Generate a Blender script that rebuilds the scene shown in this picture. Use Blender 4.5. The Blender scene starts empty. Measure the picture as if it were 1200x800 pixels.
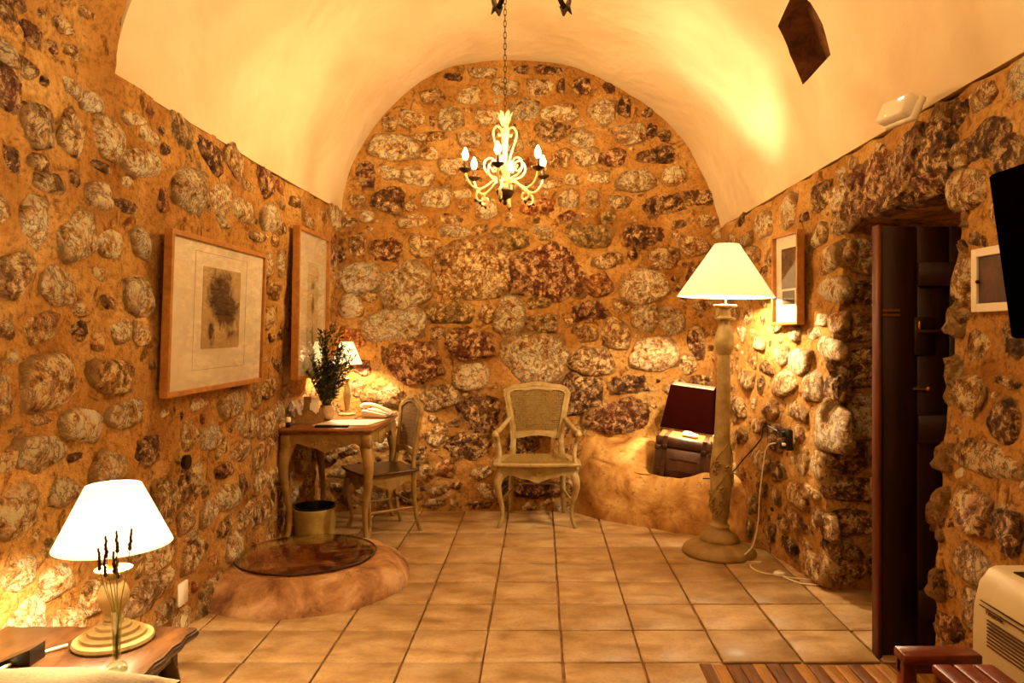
import bpy, bmesh, math, random
from math import sin, cos, pi, sqrt, radians
from mathutils import Vector, Matrix, noise
random.seed(7)
SC = bpy.context.scene
COL = SC.collection

# ---------------------------------------------------------------- camera, world, exposure
cam_d = bpy.data.cameras.new('camera'); cam = bpy.data.objects.new('camera', cam_d); COL.objects.link(cam)
cam.location = (0, 0, 1.364); cam.rotation_euler = (pi/2, 0, 0)
cam_d.sensor_width = 36.0; cam_d.lens = 26.4
cam_d.shift_x = -33/1200; cam_d.shift_y = -12/1200
cam_d.clip_start = 0.05
SC.camera = cam
w = bpy.data.worlds.new('night'); SC.world = w; w.use_nodes = True
w.node_tree.nodes['Background'].inputs[0].default_value = (1, .6, .3, 1)
w.node_tree.nodes['Background'].inputs[1].default_value = 0.01
SC.view_settings.view_transform = 'Standard'; SC.view_settings.look = 'None'
SC.view_settings.exposure = 0.0; SC.view_settings.gamma = 1.0
SC.view_settings.use_curve_mapping = False
cy = SC.cycles
cy.use_denoising = True; cy.caustics_reflective = False; cy.caustics_refractive = False
cy.max_bounces = 8; cy.diffuse_bounces = 4; cy.glossy_bounces = 3; cy.transmission_bounces = 5; cy.transparent_max_bounces = 12
cy.sample_clamp_indirect = 4.0; cy.use_light_tree = True
WARM = (1.0, .62, .25)
LAMPC = (1.0, .70, .37)
BULB_NEAR, BULB_FAR = 520.0, 740.0      # glow of the candle bulbs of the two chandeliers
SHADE_FLOOR, SHADE_BED, SHADE_DESK, SHADE_BOX = 108.0, 78.0, 38.0, 24.0

# ---------------------------------------------------------------- helpers
def sst(a, b, x):
    t = max(0, min(1, (x-a)/(b-a))); return t*t*(3-2*t)
def P(px, py, Y): return Vector(((px-633)/880*Y, Y, 1.364-(py-388)/880*Y))
def PZ(px, py, z):
    Y = (1.364-z)*880/(py-388); return P(px, py, Y)
def empty(name, label, cat, loc=(0,0,0), rz=0, group=None, rot=None):
    o = bpy.data.objects.new(name, None); COL.objects.link(o)
    o.empty_display_size = .05
    o.location = loc; o.rotation_euler = rot or (0, 0, rz)
    o['label'] = label; o['category'] = cat
    if group: o['group'] = group
    return o
def tag(o, label, cat, group=None):
    o['label'] = label; o['category'] = cat
    if group: o['group'] = group
    return o
def struct(o): o['kind'] = 'structure'; return o
def copy_tree(o, parent=None):
    c = o.copy(); COL.objects.link(c)
    if parent: c.parent = parent
    for ch in list(o.children): copy_tree(ch, c)
    return c

class MB:
    def __init__(s): s.v = []; s.f = []; s.sm = []
    def add(s, vs, fs, smooth=True):
        b = len(s.v); s.v += [tuple(v) for v in vs]; s.f += [tuple(b+i for i in f) for f in fs]; s.sm += [smooth]*len(fs)
    def box(s, c, d, rot=None, taper=1.0, bev=0.0):
        hx, hy, hz = d[0]/2, d[1]/2, d[2]/2
        c = Vector(c); vs = []
        if bev <= 0:
            for z in (-hz, hz):
                k = taper if z > 0 else 1
                for x, y in ((-hx,-hy),(hx,-hy),(hx,hy),(-hx,hy)): vs.append(Vector((x*k, y*k, z)))
            fs = [(3,2,1,0),(4,5,6,7),(0,1,5,4),(1,2,6,5),(2,3,7,6),(3,0,4,7)]
        else:
            b = min(bev, hx*.9, hy*.9, hz*.9)
            rings = [(-hz, b), (-hz+b, 0), (hz-b, 0), (hz, b)]
            for z, i in rings:
                k = taper if z > 0 else 1
                for sx, sy in ((-1,-1),(1,-1),(1,1),(-1,1)):
                    for q in ((0,1),(1,0)) if sx*sy > 0 else ((1,0),(0,1)):
                        xx = sx*(hx-i-(b if q[0] else 0)); yy = sy*(hy-i-(b if q[1] else 0))
                        vs.append(Vector((xx*k, yy*k, z)))
            fs = [tuple(range(7,-1,-1)), tuple(range(24,32))]
            for r in range(3):
                for i in range(8):
                    j = (i+1) % 8; fs.append((r*8+i, r*8+j, r*8+8+j, r*8+8+i))
        if rot is not None: vs = [rot @ v for v in vs]
        s.add([v+c for v in vs], fs, False)
    def tube(s, pts, rad, seg=8, flat=(1,1), up=None, cap=True, smooth=True):
        pts = [Vector(p) for p in pts]; n = len(pts)
        if not hasattr(rad, '__len__'): rad = [rad]*n
        vs = []; u = None
        for i, p in enumerate(pts):
            t = (pts[min(i+1,n-1)]-pts[max(i-1,0)])
            t = t.normalized() if t.length > 1e-9 else Vector((0,0,1))
            if u is None:
                a = Vector(up) if up else (Vector((0,0,1)) if abs(t.z) < .9 else Vector((1,0,0)))
                u = (a - t*a.dot(t)).normalized()
            else:
                u = (u - t*u.dot(t)); u = u.normalized() if u.length > 1e-6 else Vector((1,0,0))
            w_ = t.cross(u)
            for k in range(seg):
                a = 2*pi*k/seg + (pi/4 if seg == 4 else 0); vs.append(p + u*cos(a)*rad[i]*flat[0] + w_*sin(a)*rad[i]*flat[1])
        fs = []
        for i in range(n-1):
            for k in range(seg):
                j = (k+1) % seg; fs.append((i*seg+k, i*seg+j, i*seg+seg+j, i*seg+seg+k))
        if cap: fs += [tuple(range(seg-1,-1,-1)), tuple((n-1)*seg+k for k in range(seg))]
        s.add(vs, fs, smooth)
    def lathe(s, prof, c=(0,0,0), seg=24, sx=1, sy=1, cap=True, ang=0, smooth=True):
        vs = []
        for r, z in prof:
            for k in range(seg):
                a = 2*pi*k/seg + ang; vs.append((c[0]+r*cos(a)*sx, c[1]+r*sin(a)*sy, c[2]+z))
        fs = []
        for i in range(len(prof)-1):
            for k in range(seg):
                j = (k+1) % seg; fs.append((i*seg+k, i*seg+j, i*seg+seg+j, i*seg+seg+k))
        if cap: fs += [tuple(range(seg-1,-1,-1)), tuple((len(prof)-1)*seg+k for k in range(seg))]
        s.add(vs, fs, smooth)
    def prism(s, poly, d0, d1, M):
        """polygon (a,b) extruded from d0 to d1; M maps (a,b,d) to a point"""
        n = len(poly)
        vs = [M(a, b, d0) for a, b in poly] + [M(a, b, d1) for a, b in poly]
        fs = [tuple(range(n)), tuple(range(2*n-1, n-1, -1))]
        for i in range(n):
            j = (i+1) % n; fs.append((j, i, i+n, j+n))
        s.add(vs, fs, False)
    def strip(s, A, B, d0, d1, M):
        """band between two polylines A and B (lists of (a,b)), extruded d0..d1"""
        n = len(A)
        vs = [M(a,b,d0) for a,b in A]+[M(a,b,d0) for a,b in B]+[M(a,b,d1) for a,b in A]+[M(a,b,d1) for a,b in B]
        fs = []
        for i in range(n-1):
            fs += [(i,i+1,n+i+1,n+i),(2*n+i+1,2*n+i,3*n+i,3*n+i+1),(i+1,i,2*n+i,2*n+i+1),(n+i,n+i+1,3*n+i+1,3*n+i)]
        fs += [(0,n,3*n,2*n),(n-1,3*n-1,4*n-1,2*n-1)]
        s.add(vs, fs, False)
    def grid(s, F, nu, nv, smooth=True, flip=False):
        vs = [F(i/nu, j/nv) for j in range(nv+1) for i in range(nu+1)]
        fs = []
        for j in range(nv):
            for i in range(nu):
                q = (j*(nu+1)+i, j*(nu+1)+i+1, (j+1)*(nu+1)+i+1, (j+1)*(nu+1)+i)
                fs.append(q[::-1] if flip else q)
        s.add(vs, fs, smooth)
    def ball(s, c, r, seg=10, rings=7):
        if not hasattr(r, '__len__'): r = (r, r, r)
        prof = [(sin(pi*i/rings), -cos(pi*i/rings)) for i in range(rings+1)]
        prof[0] = (.02, -1); prof[-1] = (.02, 1)
        b = len(s.v); s.lathe(prof, (0,0,0), seg)
        for i in range(b, len(s.v)):
            x, y, z = s.v[i]; s.v[i] = (c[0]+x*r[0], c[1]+y*r[1], c[2]+z*r[2])
    def build(s, name, mat, parent=None, fix=True):
        me = bpy.data.meshes.new(name); me.from_pydata(s.v, [], s.f)
        me.polygons.foreach_set('use_smooth', s.sm)
        if fix:
            bm = bmesh.new(); bm.from_mesh(me); bmesh.ops.recalc_face_normals(bm, faces=bm.faces); bm.to_mesh(me); bm.free()
        if mat: me.materials.append(mat)
        me.update(); me.set_sharp_from_angle(angle=radians(46))
        o = bpy.data.objects.new(name, me); COL.objects.link(o)
        if parent: o.parent = parent
        return o
def spline(pts, n=6):
    """Catmull-Rom through points of any dimension"""
    out = []; m = len(pts)
    for i in range(m-1):
        p0, p1, p2, p3 = pts[max(i-1,0)], pts[i], pts[i+1], pts[min(i+2,m-1)]
        for k in range(n):
            t = k/n
            out.append(tuple(.5*((2*b)+(-a+c)*t+(2*a-5*b+4*c-d)*t*t+(-a+3*b-3*c+d)*t**3) for a,b,c,d in zip(p0,p1,p2,p3)))
    out.append(tuple(pts[-1])); return out
def bevel(o, wdt=.003, seg=2):
    m = o.modifiers.new('bevel', 'BEVEL'); m.width = wdt; m.segments = seg; m.limit_method = 'ANGLE'; m.angle_limit = radians(40)
    return o

# ---------------------------------------------------------------- materials
def srgb(h):
    h = h.lstrip('#'); c = [int(h[i:i+2], 16)/255 for i in (0,2,4)]
    return tuple((x/12.92 if x <= .04045 else ((x+.055)/1.055)**2.4) for x in c) + (1,)
class NT:
    def __init__(s, name):
        s.m = bpy.data.materials.new(name); s.m.use_nodes = True; s.t = s.m.node_tree; s.n = s.t.nodes; s.l = s.t.links
        s.b = s.n['Principled BSDF']; s.out = s.n['Material Output']
    def new(s, typ, **kw):
        n = s.n.new(typ)
        for k, v in kw.items():
            if k in n.inputs: n.inputs[k].default_value = v
            else: setattr(n, k, v)
        return n
    def link(s, a, b): s.l.new(a, b)
    def coord(s, kind='world', scale=(1,1,1), rot=(0,0,0)):
        if kind == 'world': o = s.new('ShaderNodeNewGeometry').outputs['Position']
        else: o = s.new('ShaderNodeTexCoord').outputs['Object']
        mp = s.new('ShaderNodeMapping'); mp.inputs['Scale'].default_value = scale; mp.inputs['Rotation'].default_value = rot
        s.link(o, mp.inputs['Vector']); return mp.outputs[0]
    def noise(s, vec, scale, detail=4, rough=.6, dist=0):
        n = s.new('ShaderNodeTexNoise'); n.inputs['Scale'].default_value = scale; n.inputs['Detail'].default_value = detail
        n.inputs['Roughness'].default_value = rough; n.inputs['Distortion'].default_value = dist
        s.link(vec, n.inputs['Vector']); return n.outputs['Fac']
    def ramp(s, fac, stops, interp='LINEAR'):
        r = s.new('ShaderNodeValToRGB'); e = r.color_ramp; e.interpolation = interp
        while len(e.elements) < len(stops): e.elements.new(.5)
        for el, (p, c) in zip(e.elements, stops):
            el.position = p; el.color = c if len(c) == 4 else (*c, 1)
        s.link(fac, r.inputs[0]); return r.outputs['Color']
    def mix(s, fac, a, b, mode='MIX'):
        m = s.new('ShaderNodeMix', data_type='RGBA', blend_type=mode)
        for v, i in ((fac, 0), (a, 6), (b, 7)):
            if hasattr(v, 'is_output'): s.link(v, m.inputs[i])
            else: m.inputs[i].default_value = v
        return m.outputs[2]
    def math(s, op, a, b=0):
        m = s.new('ShaderNodeMath', operation=op)
        for v, i in ((a,0),(b,1)):
            if hasattr(v, 'is_output'): s.link(v, m.inputs[i])
            else: m.inputs[i].default_value = v
        return m.outputs[0]
    def bump(s, h, strength=.5, dist=.01, prev=None):
        b = s.new('ShaderNodeBump'); b.inputs['Strength'].default_value = strength; b.inputs['Distance'].default_value = dist
        s.link(h, b.inputs['Height'])
        if prev: s.link(prev, b.inputs['Normal'])
        s.link(b.outputs[0], s.b.inputs['Normal']); return b.outputs[0]
    def color(s, c):
        if hasattr(c, 'is_output'): s.link(c, s.b.inputs['Base Color'])
        else: s.b.inputs['Base Color'].default_value = c
    def set(s, **kw):
        for k, v in kw.items():
            s.b.inputs[k.replace('_', ' ')].default_value = v
        return s.m

def m_stone(name, dark, mid, light, accent, acc=.5, bias=0.0, rough=.6, bump=1.0):
    t = NT(name); v = t.coord('world')
    oi = t.new('ShaderNodeObjectInfo')
    add = t.new('ShaderNodeVectorMath', operation='ADD'); t.link(v, add.inputs[0])
    sc = t.new('ShaderNodeVectorMath', operation='SCALE'); sc.inputs[0].default_value = (3,5,7); t.link(oi.outputs['Random'], sc.inputs['Scale']); t.link(sc.outputs[0], add.inputs[1])
    v = add.outputs[0]
    n1 = t.noise(v, 7, 4, .6, .6); n2 = t.noise(v, 21, 9, .74, .35); n3 = t.noise(v, 15, 6, .7, .8)
    vo = t.new('ShaderNodeTexVoronoi'); vo.inputs['Scale'].default_value = 30
    wv = t.new('ShaderNodeVectorMath', operation='ADD'); t.link(v, wv.inputs[0])
    nc = t.new('ShaderNodeTexNoise'); nc.inputs['Scale'].default_value = 25; nc.inputs['Detail'].default_value = 3; t.link(v, nc.inputs['Vector'])
    sc2 = t.new('ShaderNodeVectorMath', operation='SCALE'); sc2.inputs['Scale'].default_value = .05; t.link(nc.outputs['Color'], sc2.inputs[0]); t.link(sc2.outputs[0], wv.inputs[1])
    t.link(wv.outputs[0], vo.inputs['Vector'])
    cell = t.new('ShaderNodeSeparateColor'); t.link(vo.outputs['Color'], cell.inputs[0])
    h = t.math('ADD', t.math('ADD', t.math('MULTIPLY', n2, .70), t.math('MULTIPLY', n1, .22)), t.math('ADD', t.math('MULTIPLY', cell.outputs[0], .08), bias+.0))
    base = t.ramp(h, [(.43, dark), (.478, mid), (.502, mid), (.548, light)])
    a = t.ramp(t.noise(v, 10, 5, .65, .5), [(.52, (0,0,0)), (.62, (acc,acc,acc))])
    base = t.mix(a, base, accent)
    crack = t.math('ABSOLUTE', t.math('SUBTRACT', n3, .5))
    cr = t.ramp(crack, [(.0, (.9,.9,.9)), (.012, (.6,.6,.6)), (.030, (0,0,0))])
    base = t.mix(cr, base, dark)
    hsv = t.new('ShaderNodeHueSaturation'); t.link(base, hsv.inputs['Color'])
    t.link(t.math('ADD', t.math('MULTIPLY', oi.outputs['Random'], .45), .98), hsv.inputs['Value'])
    # mortar smeared over the rim of each stone
    ob = t.new('ShaderNodeTexCoord').outputs['Object']
    mp = t.new('ShaderNodeMapping'); mp.inputs['Scale'].default_value = (1, 0, 1); t.link(ob, mp.inputs['Vector'])
    ln = t.new('ShaderNodeVectorMath', operation='LENGTH'); t.link(mp.outputs[0], ln.inputs[0])
    e = t.math('ADD', ln.outputs['Value'], t.math('MULTIPLY', t.math('SUBTRACT', n2, .5), 1.6))
    mk = t.ramp(e, [(.80, (0,0,0)), (.98, (.9,.9,.9))])
    t.color(t.mix(mk, hsv.outputs[0], srgb('#b48848')))
    b = t.bump(t.math('MINIMUM', crack, .05), .9, .30); b = t.bump(vo.outputs['Distance'], .5, -.02, b); t.bump(n2, bump, .05, b)
    t.set(Roughness=rough); return t.m
ST = {
 'L': m_stone('limestone_pale', srgb('#6e3f14'), srgb('#dcae68'), srgb('#fff0c8'), srgb('#c88438'), .45, .036),
 'V': m_stone('limestone_white', srgb('#8e5c24'), srgb('#f6d698'), srgb('#fff8e0'), srgb('#d89a48'), .35, .036),
 'M': m_stone('limestone_ochre', srgb('#55300f'), srgb('#bd8844'), srgb('#fbe0aa'), srgb('#a8601e'), .5, .020),
 'D': m_stone('stone_dark_brown', srgb('#2c1406'), srgb('#8a5622'), srgb('#f2ce92'), srgb('#6e3410'), .6, .0),
 'R': m_stone('stone_rust_red', srgb('#381408'), srgb('#8e4c20'), srgb('#f2c890'), srgb('#80320f'), .6, .012),
 'G': m_stone('stone_grey', srgb('#5a401c'), srgb('#b48c4a'), srgb('#f2d294'), srgb('#9a6c2c'), .4),
 'O': m_stone('stone_orange', srgb('#6a300c'), srgb('#c67a32'), srgb('#f8ce8a'), srgb('#a85218'), .6),
}
def m_mortar():
    t = NT('ochre_mortar'); v = t.coord('world')
    n1 = t.noise(v, 3, 4, .6); n2 = t.noise(v, 40, 6, .7); n3 = t.noise(v, 14, 5, .65)
    c = t.ramp(n1, [(.3, srgb('#9c6c32')), (.5, srgb('#c2914e')), (.7, srgb('#dcb26e'))])
    c = t.mix(t.ramp(n2, [(.35, (.6,.6,.6)), (.52, (0,0,0))]), c, srgb('#6f4519'))
    c = t.mix(t.ramp(t.noise(v, 9, 8, .75, .8), [(.36, (.85,.85,.85)), (.45, (0,0,0))]), c, srgb('#57300f'))
    t.color(c); b = t.bump(n3, .7, .05); t.bump(n2, .7, .012, b); t.set(Roughness=.95); t.b.inputs['Specular IOR Level'].default_value = .15
    return t.m
M_MORTAR = m_mortar()
def m_vault():
    t = NT('vault_plaster'); v = t.coord('world')
    n1 = t.noise(v, 1.6, 3, .55, .4); n2 = t.noise(v, 12, 5, .6)
    c = t.ramp(n1, [(.3, srgb('#dcc6a2')), (.55, srgb('#ebdab8')), (.75, srgb('#f2e4c6'))])
    st = t.ramp(t.noise(v, 7, 6, .75, 1.2), [(.68, (0,0,0)), (.78, (.6,.6,.6))])
    c = t.mix(st, c, srgb('#bb8f55'))
    t.color(c); b = t.bump(n1, .5, .12); t.bump(n2, .35, .02, b); t.set(Roughness=.85); t.b.inputs['Specular IOR Level'].default_value = .2
    return t.m
M_VAULT = m_vault()
def m_rough_plaster(name, a, b_, c_, sc=6):
    t = NT(name); v = t.coord('world')
    n1 = t.noise(v, sc, 5, .65, .5); n2 = t.noise(v, 45, 6, .7)
    c = t.ramp(n1, [(.32, a), (.5, b_), (.68, c_)])
    c = t.mix(t.ramp(t.noise(v, 16, 6, .7), [(.30, (.7,.7,.7)), (.42, (0,0,0))]), c, srgb('#4a2810'))
    t.color(c); b = t.bump(n1, .5, .03); t.bump(n2, .5, .006, b); t.set(Roughness=.8); return t.m
M_RIM = m_rough_plaster('well_plaster', srgb('#714322'), srgb('#b0804e'), srgb('#d8b084'), 5)
M_LEDGE = m_rough_plaster('ledge_plaster', srgb('#8a5626'), srgb('#c4934e'), srgb('#e2bc78'), 5)
M_WELLIN = m_rough_plaster('well_inside', srgb('#5c220a'), srgb('#a04e18'), srgb('#d08a3e'), 9)
def m_tile():
    t = NT('floor_tile'); v = t.coord('world'); oi = t.new('ShaderNodeObjectInfo')
    n1 = t.noise(t.coord('world', (1,1.6,1)), 5, 5, .6, .3); n2 = t.noise(v, 60, 5, .7)
    c = t.ramp(n1, [(.3, srgb('#967446')), (.5, srgb('#b9986a')), (.72, srgb('#d0b488'))])
    c = t.mix(t.ramp(n2, [(.3, (.35,.35,.35)), (.5, (0,0,0))]), c, srgb('#80592f'))
    h = t.new('ShaderNodeHueSaturation'); t.link(c, h.inputs['Color']); t.link(t.math('ADD', t.math('MULTIPLY', oi.outputs['Random'], .16), .90), h.inputs['Value'])
    t.color(h.outputs[0]); t.link(t.ramp(n1, [(.3, (.38,)*3), (.7, (.6,)*3)]), t.b.inputs['Roughness']); t.bump(n1, .25, .01)
    t.b.inputs['Specular IOR Level'].default_value = .35
    return t.m
M_TILE = m_tile()
def plain(name, col, rough=.5, bump=0, bs=60, metal=0, var=None, scale=(1,1,1), spec=None):
    t = NT(name); v = t.coord('world', scale)
    c0 = srgb(col)
    if var is not None:
        c = t.ramp(t.noise(v, bs*.3, 4, .6, .3), [(.35, srgb(var)), (.65, c0)]); t.color(c)
    else: t.color(c0)
    if bump: t.bump(t.noise(v, bs, 4, .6), bump, .005)
    t.set(Roughness=rough, Metallic=metal)
    if spec is not None: t.b.inputs['Specular IOR Level'].default_value = spec
    return t.m
M_GROUT = plain('grout', '#7d5a34', .9, .4, 40, var='#a88458')
def m_wood(name, dark, light, scale=(1,1,1), rough=.45, freq=14, kind='world'):
    t = NT(name); v = t.coord(kind, scale)
    n = t.noise(v, freq, 6, .65, .8); f = t.noise(v, freq*6, 3, .6)
    c = t.ramp(n, [(.3, srgb(dark)), (.68, srgb(light))]); c = t.mix(t.ramp(f, [(.3, (.4,.4,.4)), (.5, (0,0,0))]), c, srgb(dark))
    t.color(c); t.bump(n, .2, .004); t.set(Roughness=rough); return t.m
M_PLANK_D = m_wood('plank_dark', '#4c2a0e', '#8f5a20', (12,1,1), .4, 6)
M_PLANK_L = m_wood('plank_light', '#8d5c20', '#c08a3c', (12,1,1), .4, 6)
M_TABLE = m_wood('table_walnut', '#26150a', '#5c3c20', (4,1,4), .3, 8)
M_DESKTOP = m_wood('desk_top_wood', '#6a3a16', '#a8703a', (4,1,4), .28, 8)
M_DOOR = m_wood('door_wood', '#120603', '#3a160a', (6,6,1), .45, 5)
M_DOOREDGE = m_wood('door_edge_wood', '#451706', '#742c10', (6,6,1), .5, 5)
M_FRAME = m_wood('oak_frame', '#9a6426', '#cc8f46', (1,1,1), .4, 12)
M_CREAM = plain('antique_cream_paint', '#bda672', .45, .2, 40, var='#97804a')
M_DESKP = plain('antique_ochre_paint', '#ab8d52', .45, .2, 40, var='#87692f')
M_CANE = plain('woven_cane', '#b59a58', .6, .3, 200, var='#8c6f36')
M_CANED = plain('woven_cane_dark', '#8e6c38', .6, .3, 200, var='#6a4a22')
M_CREAMMET = plain('cream_metal', '#e8dbab', .35, 0, var='#cbb476')
M_DARKMET = plain('dark_bronze', '#3a2712', .4, 0, metal=.6)
M_BLACK = plain('black_plastic', '#0a0705', .35)
M_TV = plain('tv_black', '#030202', .5, spec=.0)
M_WHITE = plain('white_plastic', '#efe6d4', .4)
M_ACW = plain('ac_casing', '#d9cba6', .45)
M_ACD = plain('ac_slot', '#5a3a1a', .7)
M_PAPER = plain('paper', '#f4ead2', .8)
M_MAT = plain('picture_mat', '#fdf6e4', .7, .05, 30, var='#f6e8c8')
M_BRASS = plain('brass', '#c8963c', .3, metal=1)
M_POT = plain('clay_pot', '#c9ad84', .6, .2, 60, var='#a9845a')
M_BUCKET = plain('yellow_planter', '#c9b56a', .55, .2, 30, var='#a48b42')
M_LEAF = plain('leaf', '#4a5426', .5, 0, 30, var='#2a3214')
M_LEAF2 = plain('leaf_pale', '#8f9455', .5, 0, 30, var='#5c6432')
M_STEM = plain('stem', '#4c3c1a', .7)
M_LAVST = plain('lavender_stalk', '#8a8048', .7)
M_LAV = plain('lavender_flower', '#2a150e', .8)
M_LETTER = m_wood('letter_rack_wood', '#6e4a20', '#a8803f', (3,3,1), .5, 10)
M_LEATHER = plain('trunk_leather', '#5a3318', .5, .5, 30, var='#2c150a')
M_STRAP = plain('trunk_strap', '#2a160a', .45, .3, 60, var='#4c2b12')
M_LINEN = plain('linen', '#9c845e', .9, .4, 300, var='#86704a')
M_REDWOOD = m_wood('bench_redwood', '#4a1a0a', '#964018', (1,5,1), .35, 8)
M_CORD = plain('cord_white', '#eadfbe', .5)
def m_glass(name, col=(.95,.97,.94,1), rough=.0, k=1.0):
    t = NT(name)
    tr = t.new('ShaderNodeBsdfTransparent'); tr.inputs[0].default_value = col
    gl = t.new('ShaderNodeBsdfGlossy'); gl.inputs['Roughness'].default_value = rough; gl.inputs[0].default_value = (1,1,1,1)
    lw = t.new('ShaderNodeLayerWeight'); lw.inputs['Blend'].default_value = .5
    fr = t.math('ADD', t.math('MULTIPLY', t.math('POWER', lw.outputs['Facing'], 5.0), .9), .04)
    mx = t.new('ShaderNodeMixShader'); t.link(t.math('MULTIPLY', fr, k), mx.inputs[0]); t.link(tr.outputs[0], mx.inputs[1]); t.link(gl.outputs[0], mx.inputs[2])
    t.link(mx.outputs[0], t.out.inputs['Surface']); return t.m
M_GLASS = m_glass('clear_glass', (.84,.87,.74,1), .0, 2.5)
M_PANE = m_glass('picture_glass', (.97,.97,.97,1), .03)
M_TABGLASS = m_glass('table_glass', (.93,.95,.88,1), .0)
def m_shade(name, col, trans=.6):
    t = NT(name); d = t.new('ShaderNodeBsdfDiffuse'); d.inputs[0].default_value = col
    tr = t.new('ShaderNodeBsdfTranslucent'); tr.inputs[0].default_value = col
    mx = t.new('ShaderNodeMixShader'); mx.inputs[0].default_value = trans
    t.link(d.outputs[0], mx.inputs[1]); t.link(tr.outputs[0], mx.inputs[2]); t.link(mx.outputs[0], t.out.inputs['Surface']); return t.m
M_SHADE = m_shade('lamp_shade_fabric', srgb('#fdf8ee'), .72)
M_SHADED = m_shade('dark_shade_fabric', srgb('#2a0a06'), .2)
def m_emit(name, col, st):
    t = NT(name); e = t.new('ShaderNodeEmission'); e.inputs[0].default_value = (*col, 1); e.inputs[1].default_value = st
    t.link(e.outputs[0], t.out.inputs['Surface']); return t.m
def lamp(name, loc, watts, r=.02, parent=None, col=LAMPC):
    d = bpy.data.lights.new(name, 'POINT'); d.energy = watts; d.color = col; d.shadow_soft_size = r
    o = bpy.data.objects.new(name, d); COL.objects.link(o); o.location = loc
    if parent: o.parent = parent
    return o
# ---------------------------------------------------------------- the shell of the room
YB = 5.74                                   # plane of the end wall
Y0 = -1.6                                   # wall behind the camera
def XL(Y, z): return -1.62 - .06*sst(4.0, 4.9, Y)*(1-sst(.8, 1.6, z)) + .085*sst(4.0, 5.7, Y)*sst(1.0, 2.2, z) + .075*sst(2.3, 2.75, z)
def XR(Y, z): return 1.60 - .128*max(0, Y-4.0) - .10*(1-sst(.3, 1.9, z))
def nz(a, b, c, s, seed=0.0): return noise.noise(Vector((a*s+seed, b*s-seed, c*s+seed*.7)))
def rough(a, b, c): return .018*nz(a,b,c,2.2) + .012*nz(a,b,c,7,3) + .008*nz(a,b,c,17,9)
YDN, YDF, ZD = 2.86, 3.96, 1.93            # doorway: near jamb, far jamb, lintel height
# profile of the vault at the end wall
AR = [(-1.515,2.29),(-1.503,2.39),(-1.46,2.55),(-1.384,2.716),(-1.211,2.976),(-1.0075,3.19),(-.756,3.355),(-.52,3.41),(-.28,3.43),(0,3.42),
      (.219,3.385),(.4355,3.30),(.6955,3.16),(.89,3.01),(1.0855,2.80),(1.19,2.62),(1.26,2.45),(1.345,2.16)]
ARS = spline(AR, 4)
def ZSL(Y): return 2.33 - .04*sst(3.5, 5.7, Y)
def ZSR(Y): return 2.29 - .13*max(0, min(1, (Y-4.0)/1.74))
def vault_pt(u, Y):
    i = u*(len(ARS)-1); k = min(int(i), len(ARS)-2); f = i-k
    x = ARS[k][0]*(1-f)+ARS[k+1][0]*f; z = ARS[k][1]*(1-f)+ARS[k+1][1]*f
    xl, xr = XL(Y, 2.33), XR(Y, 2.29)
    s = (x+1.515)/(1.345+1.515); X = xl + s*(xr-xl)
    zs = 2.29*(1-s)+2.16*s; zt = ZSL(Y)*(1-s)+ZSR(Y)*s
    return Vector((X, Y, z + (zt-zs)))
def vault_surf(u, Y):
    p = vault_pt(u, Y)
    return p
# --- walls as displaced sheets of mortar
def wall_left_F(y0, y1, z0, ztop):
    def F(a, b):
        Y = y0+(y1-y0)*a; zt = ztop(Y) + .02*nz(Y,0,0,9,5); z = z0+(3.22-z0)*b
        x = XL(Y, min(z, zt))+rough(3.1, Y, min(z, zt))
        if z > zt: x -= min(.07, (z-zt)*4); z = zt
        return (x, Y, z)
    return F
def zl_top(Y): return ZSL(Y)+.012 if Y > 2.84 else 3.18
m = MB()
m.grid(wall_left_F(Y0, 5.95, -.05, zl_top), 290, 96)
# end face of the vault's spring where the side bay rises higher
wall_left = struct(m.build('wall_left', M_MORTAR, fix=False))
m = MB()
def wb(a, b):
    X = -1.95+3.75*a; z = -.05+3.65*b
    return (X, YB - rough(X, 7.7, z) - .05*(1-sst(.2,.8,z)), z)
m.grid(wb, 130, 124)
wall_back = struct(m.build('wall_back', M_MORTAR, fix=False))
m = MB()
def wr(y0, y1, z0, ztop):
    def F(a, b):
        Y = y0+(y1-y0)*a; zt = ztop(Y)+.02*nz(Y,2,0,9,5); z = z0+(zt-z0)*b
        x = XR(Y, z)-rough(9.3, Y, z) - .05*sst(4.6,5.0,Y)*(1-sst(.4,1.0,z))
        if b > .999: x += .07
        return (x, Y, z)
    return F
m.grid(wr(YDF, 5.95, -.05, lambda Y: ZSR(Y)+.012), 70, 84, flip=True)
m.grid(wr(Y0, YDN, -.05, lambda Y: ZSR(Y)+.012), 130, 84, flip=True)
m.grid(wr(YDN, YDF, ZD, lambda Y: ZSR(Y)+.012), 40, 14, flip=True)
def jamb(Yj, sgn):
    def F(a, b):
        z = -.05+(ZD+.05)*b; X = XR(Yj, z) + a*.9
        d = rough(X, Yj, z)*(1 if a > .001 else 0)
        xx = X-rough(9.3, Yj, z) if a < .001 else X
        return (xx, Yj+sgn*d, z)
    return F
m.grid(jamb(YDF, 1), 24, 60); m.grid(jamb(YDN, -1), 24, 60, flip=True)
m.grid(lambda a, b: (XR(3,ZD)+a*.9 - (rough(9.3, YDN+(YDF-YDN)*b, ZD) if a < .001 else 0), YDN+(YDF-YDN)*b, ZD+.02*nz(a,b,0,6)*(1 if a>.001 else 0)), 20, 24)
m.grid(lambda a, b: (2.42, YDN+(YDF-YDN)*a, -.05+2.05*b), 4, 4, flip=True)
wall_right = struct(m.build('wall_right', M_MORTAR, fix=False))
m = MB(); m.grid(lambda a, b: (-1.8+3.6*a, Y0+rough(a*3.6, 1, b*3.6), -.05+3.7*b), 40, 40, flip=True)
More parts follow.
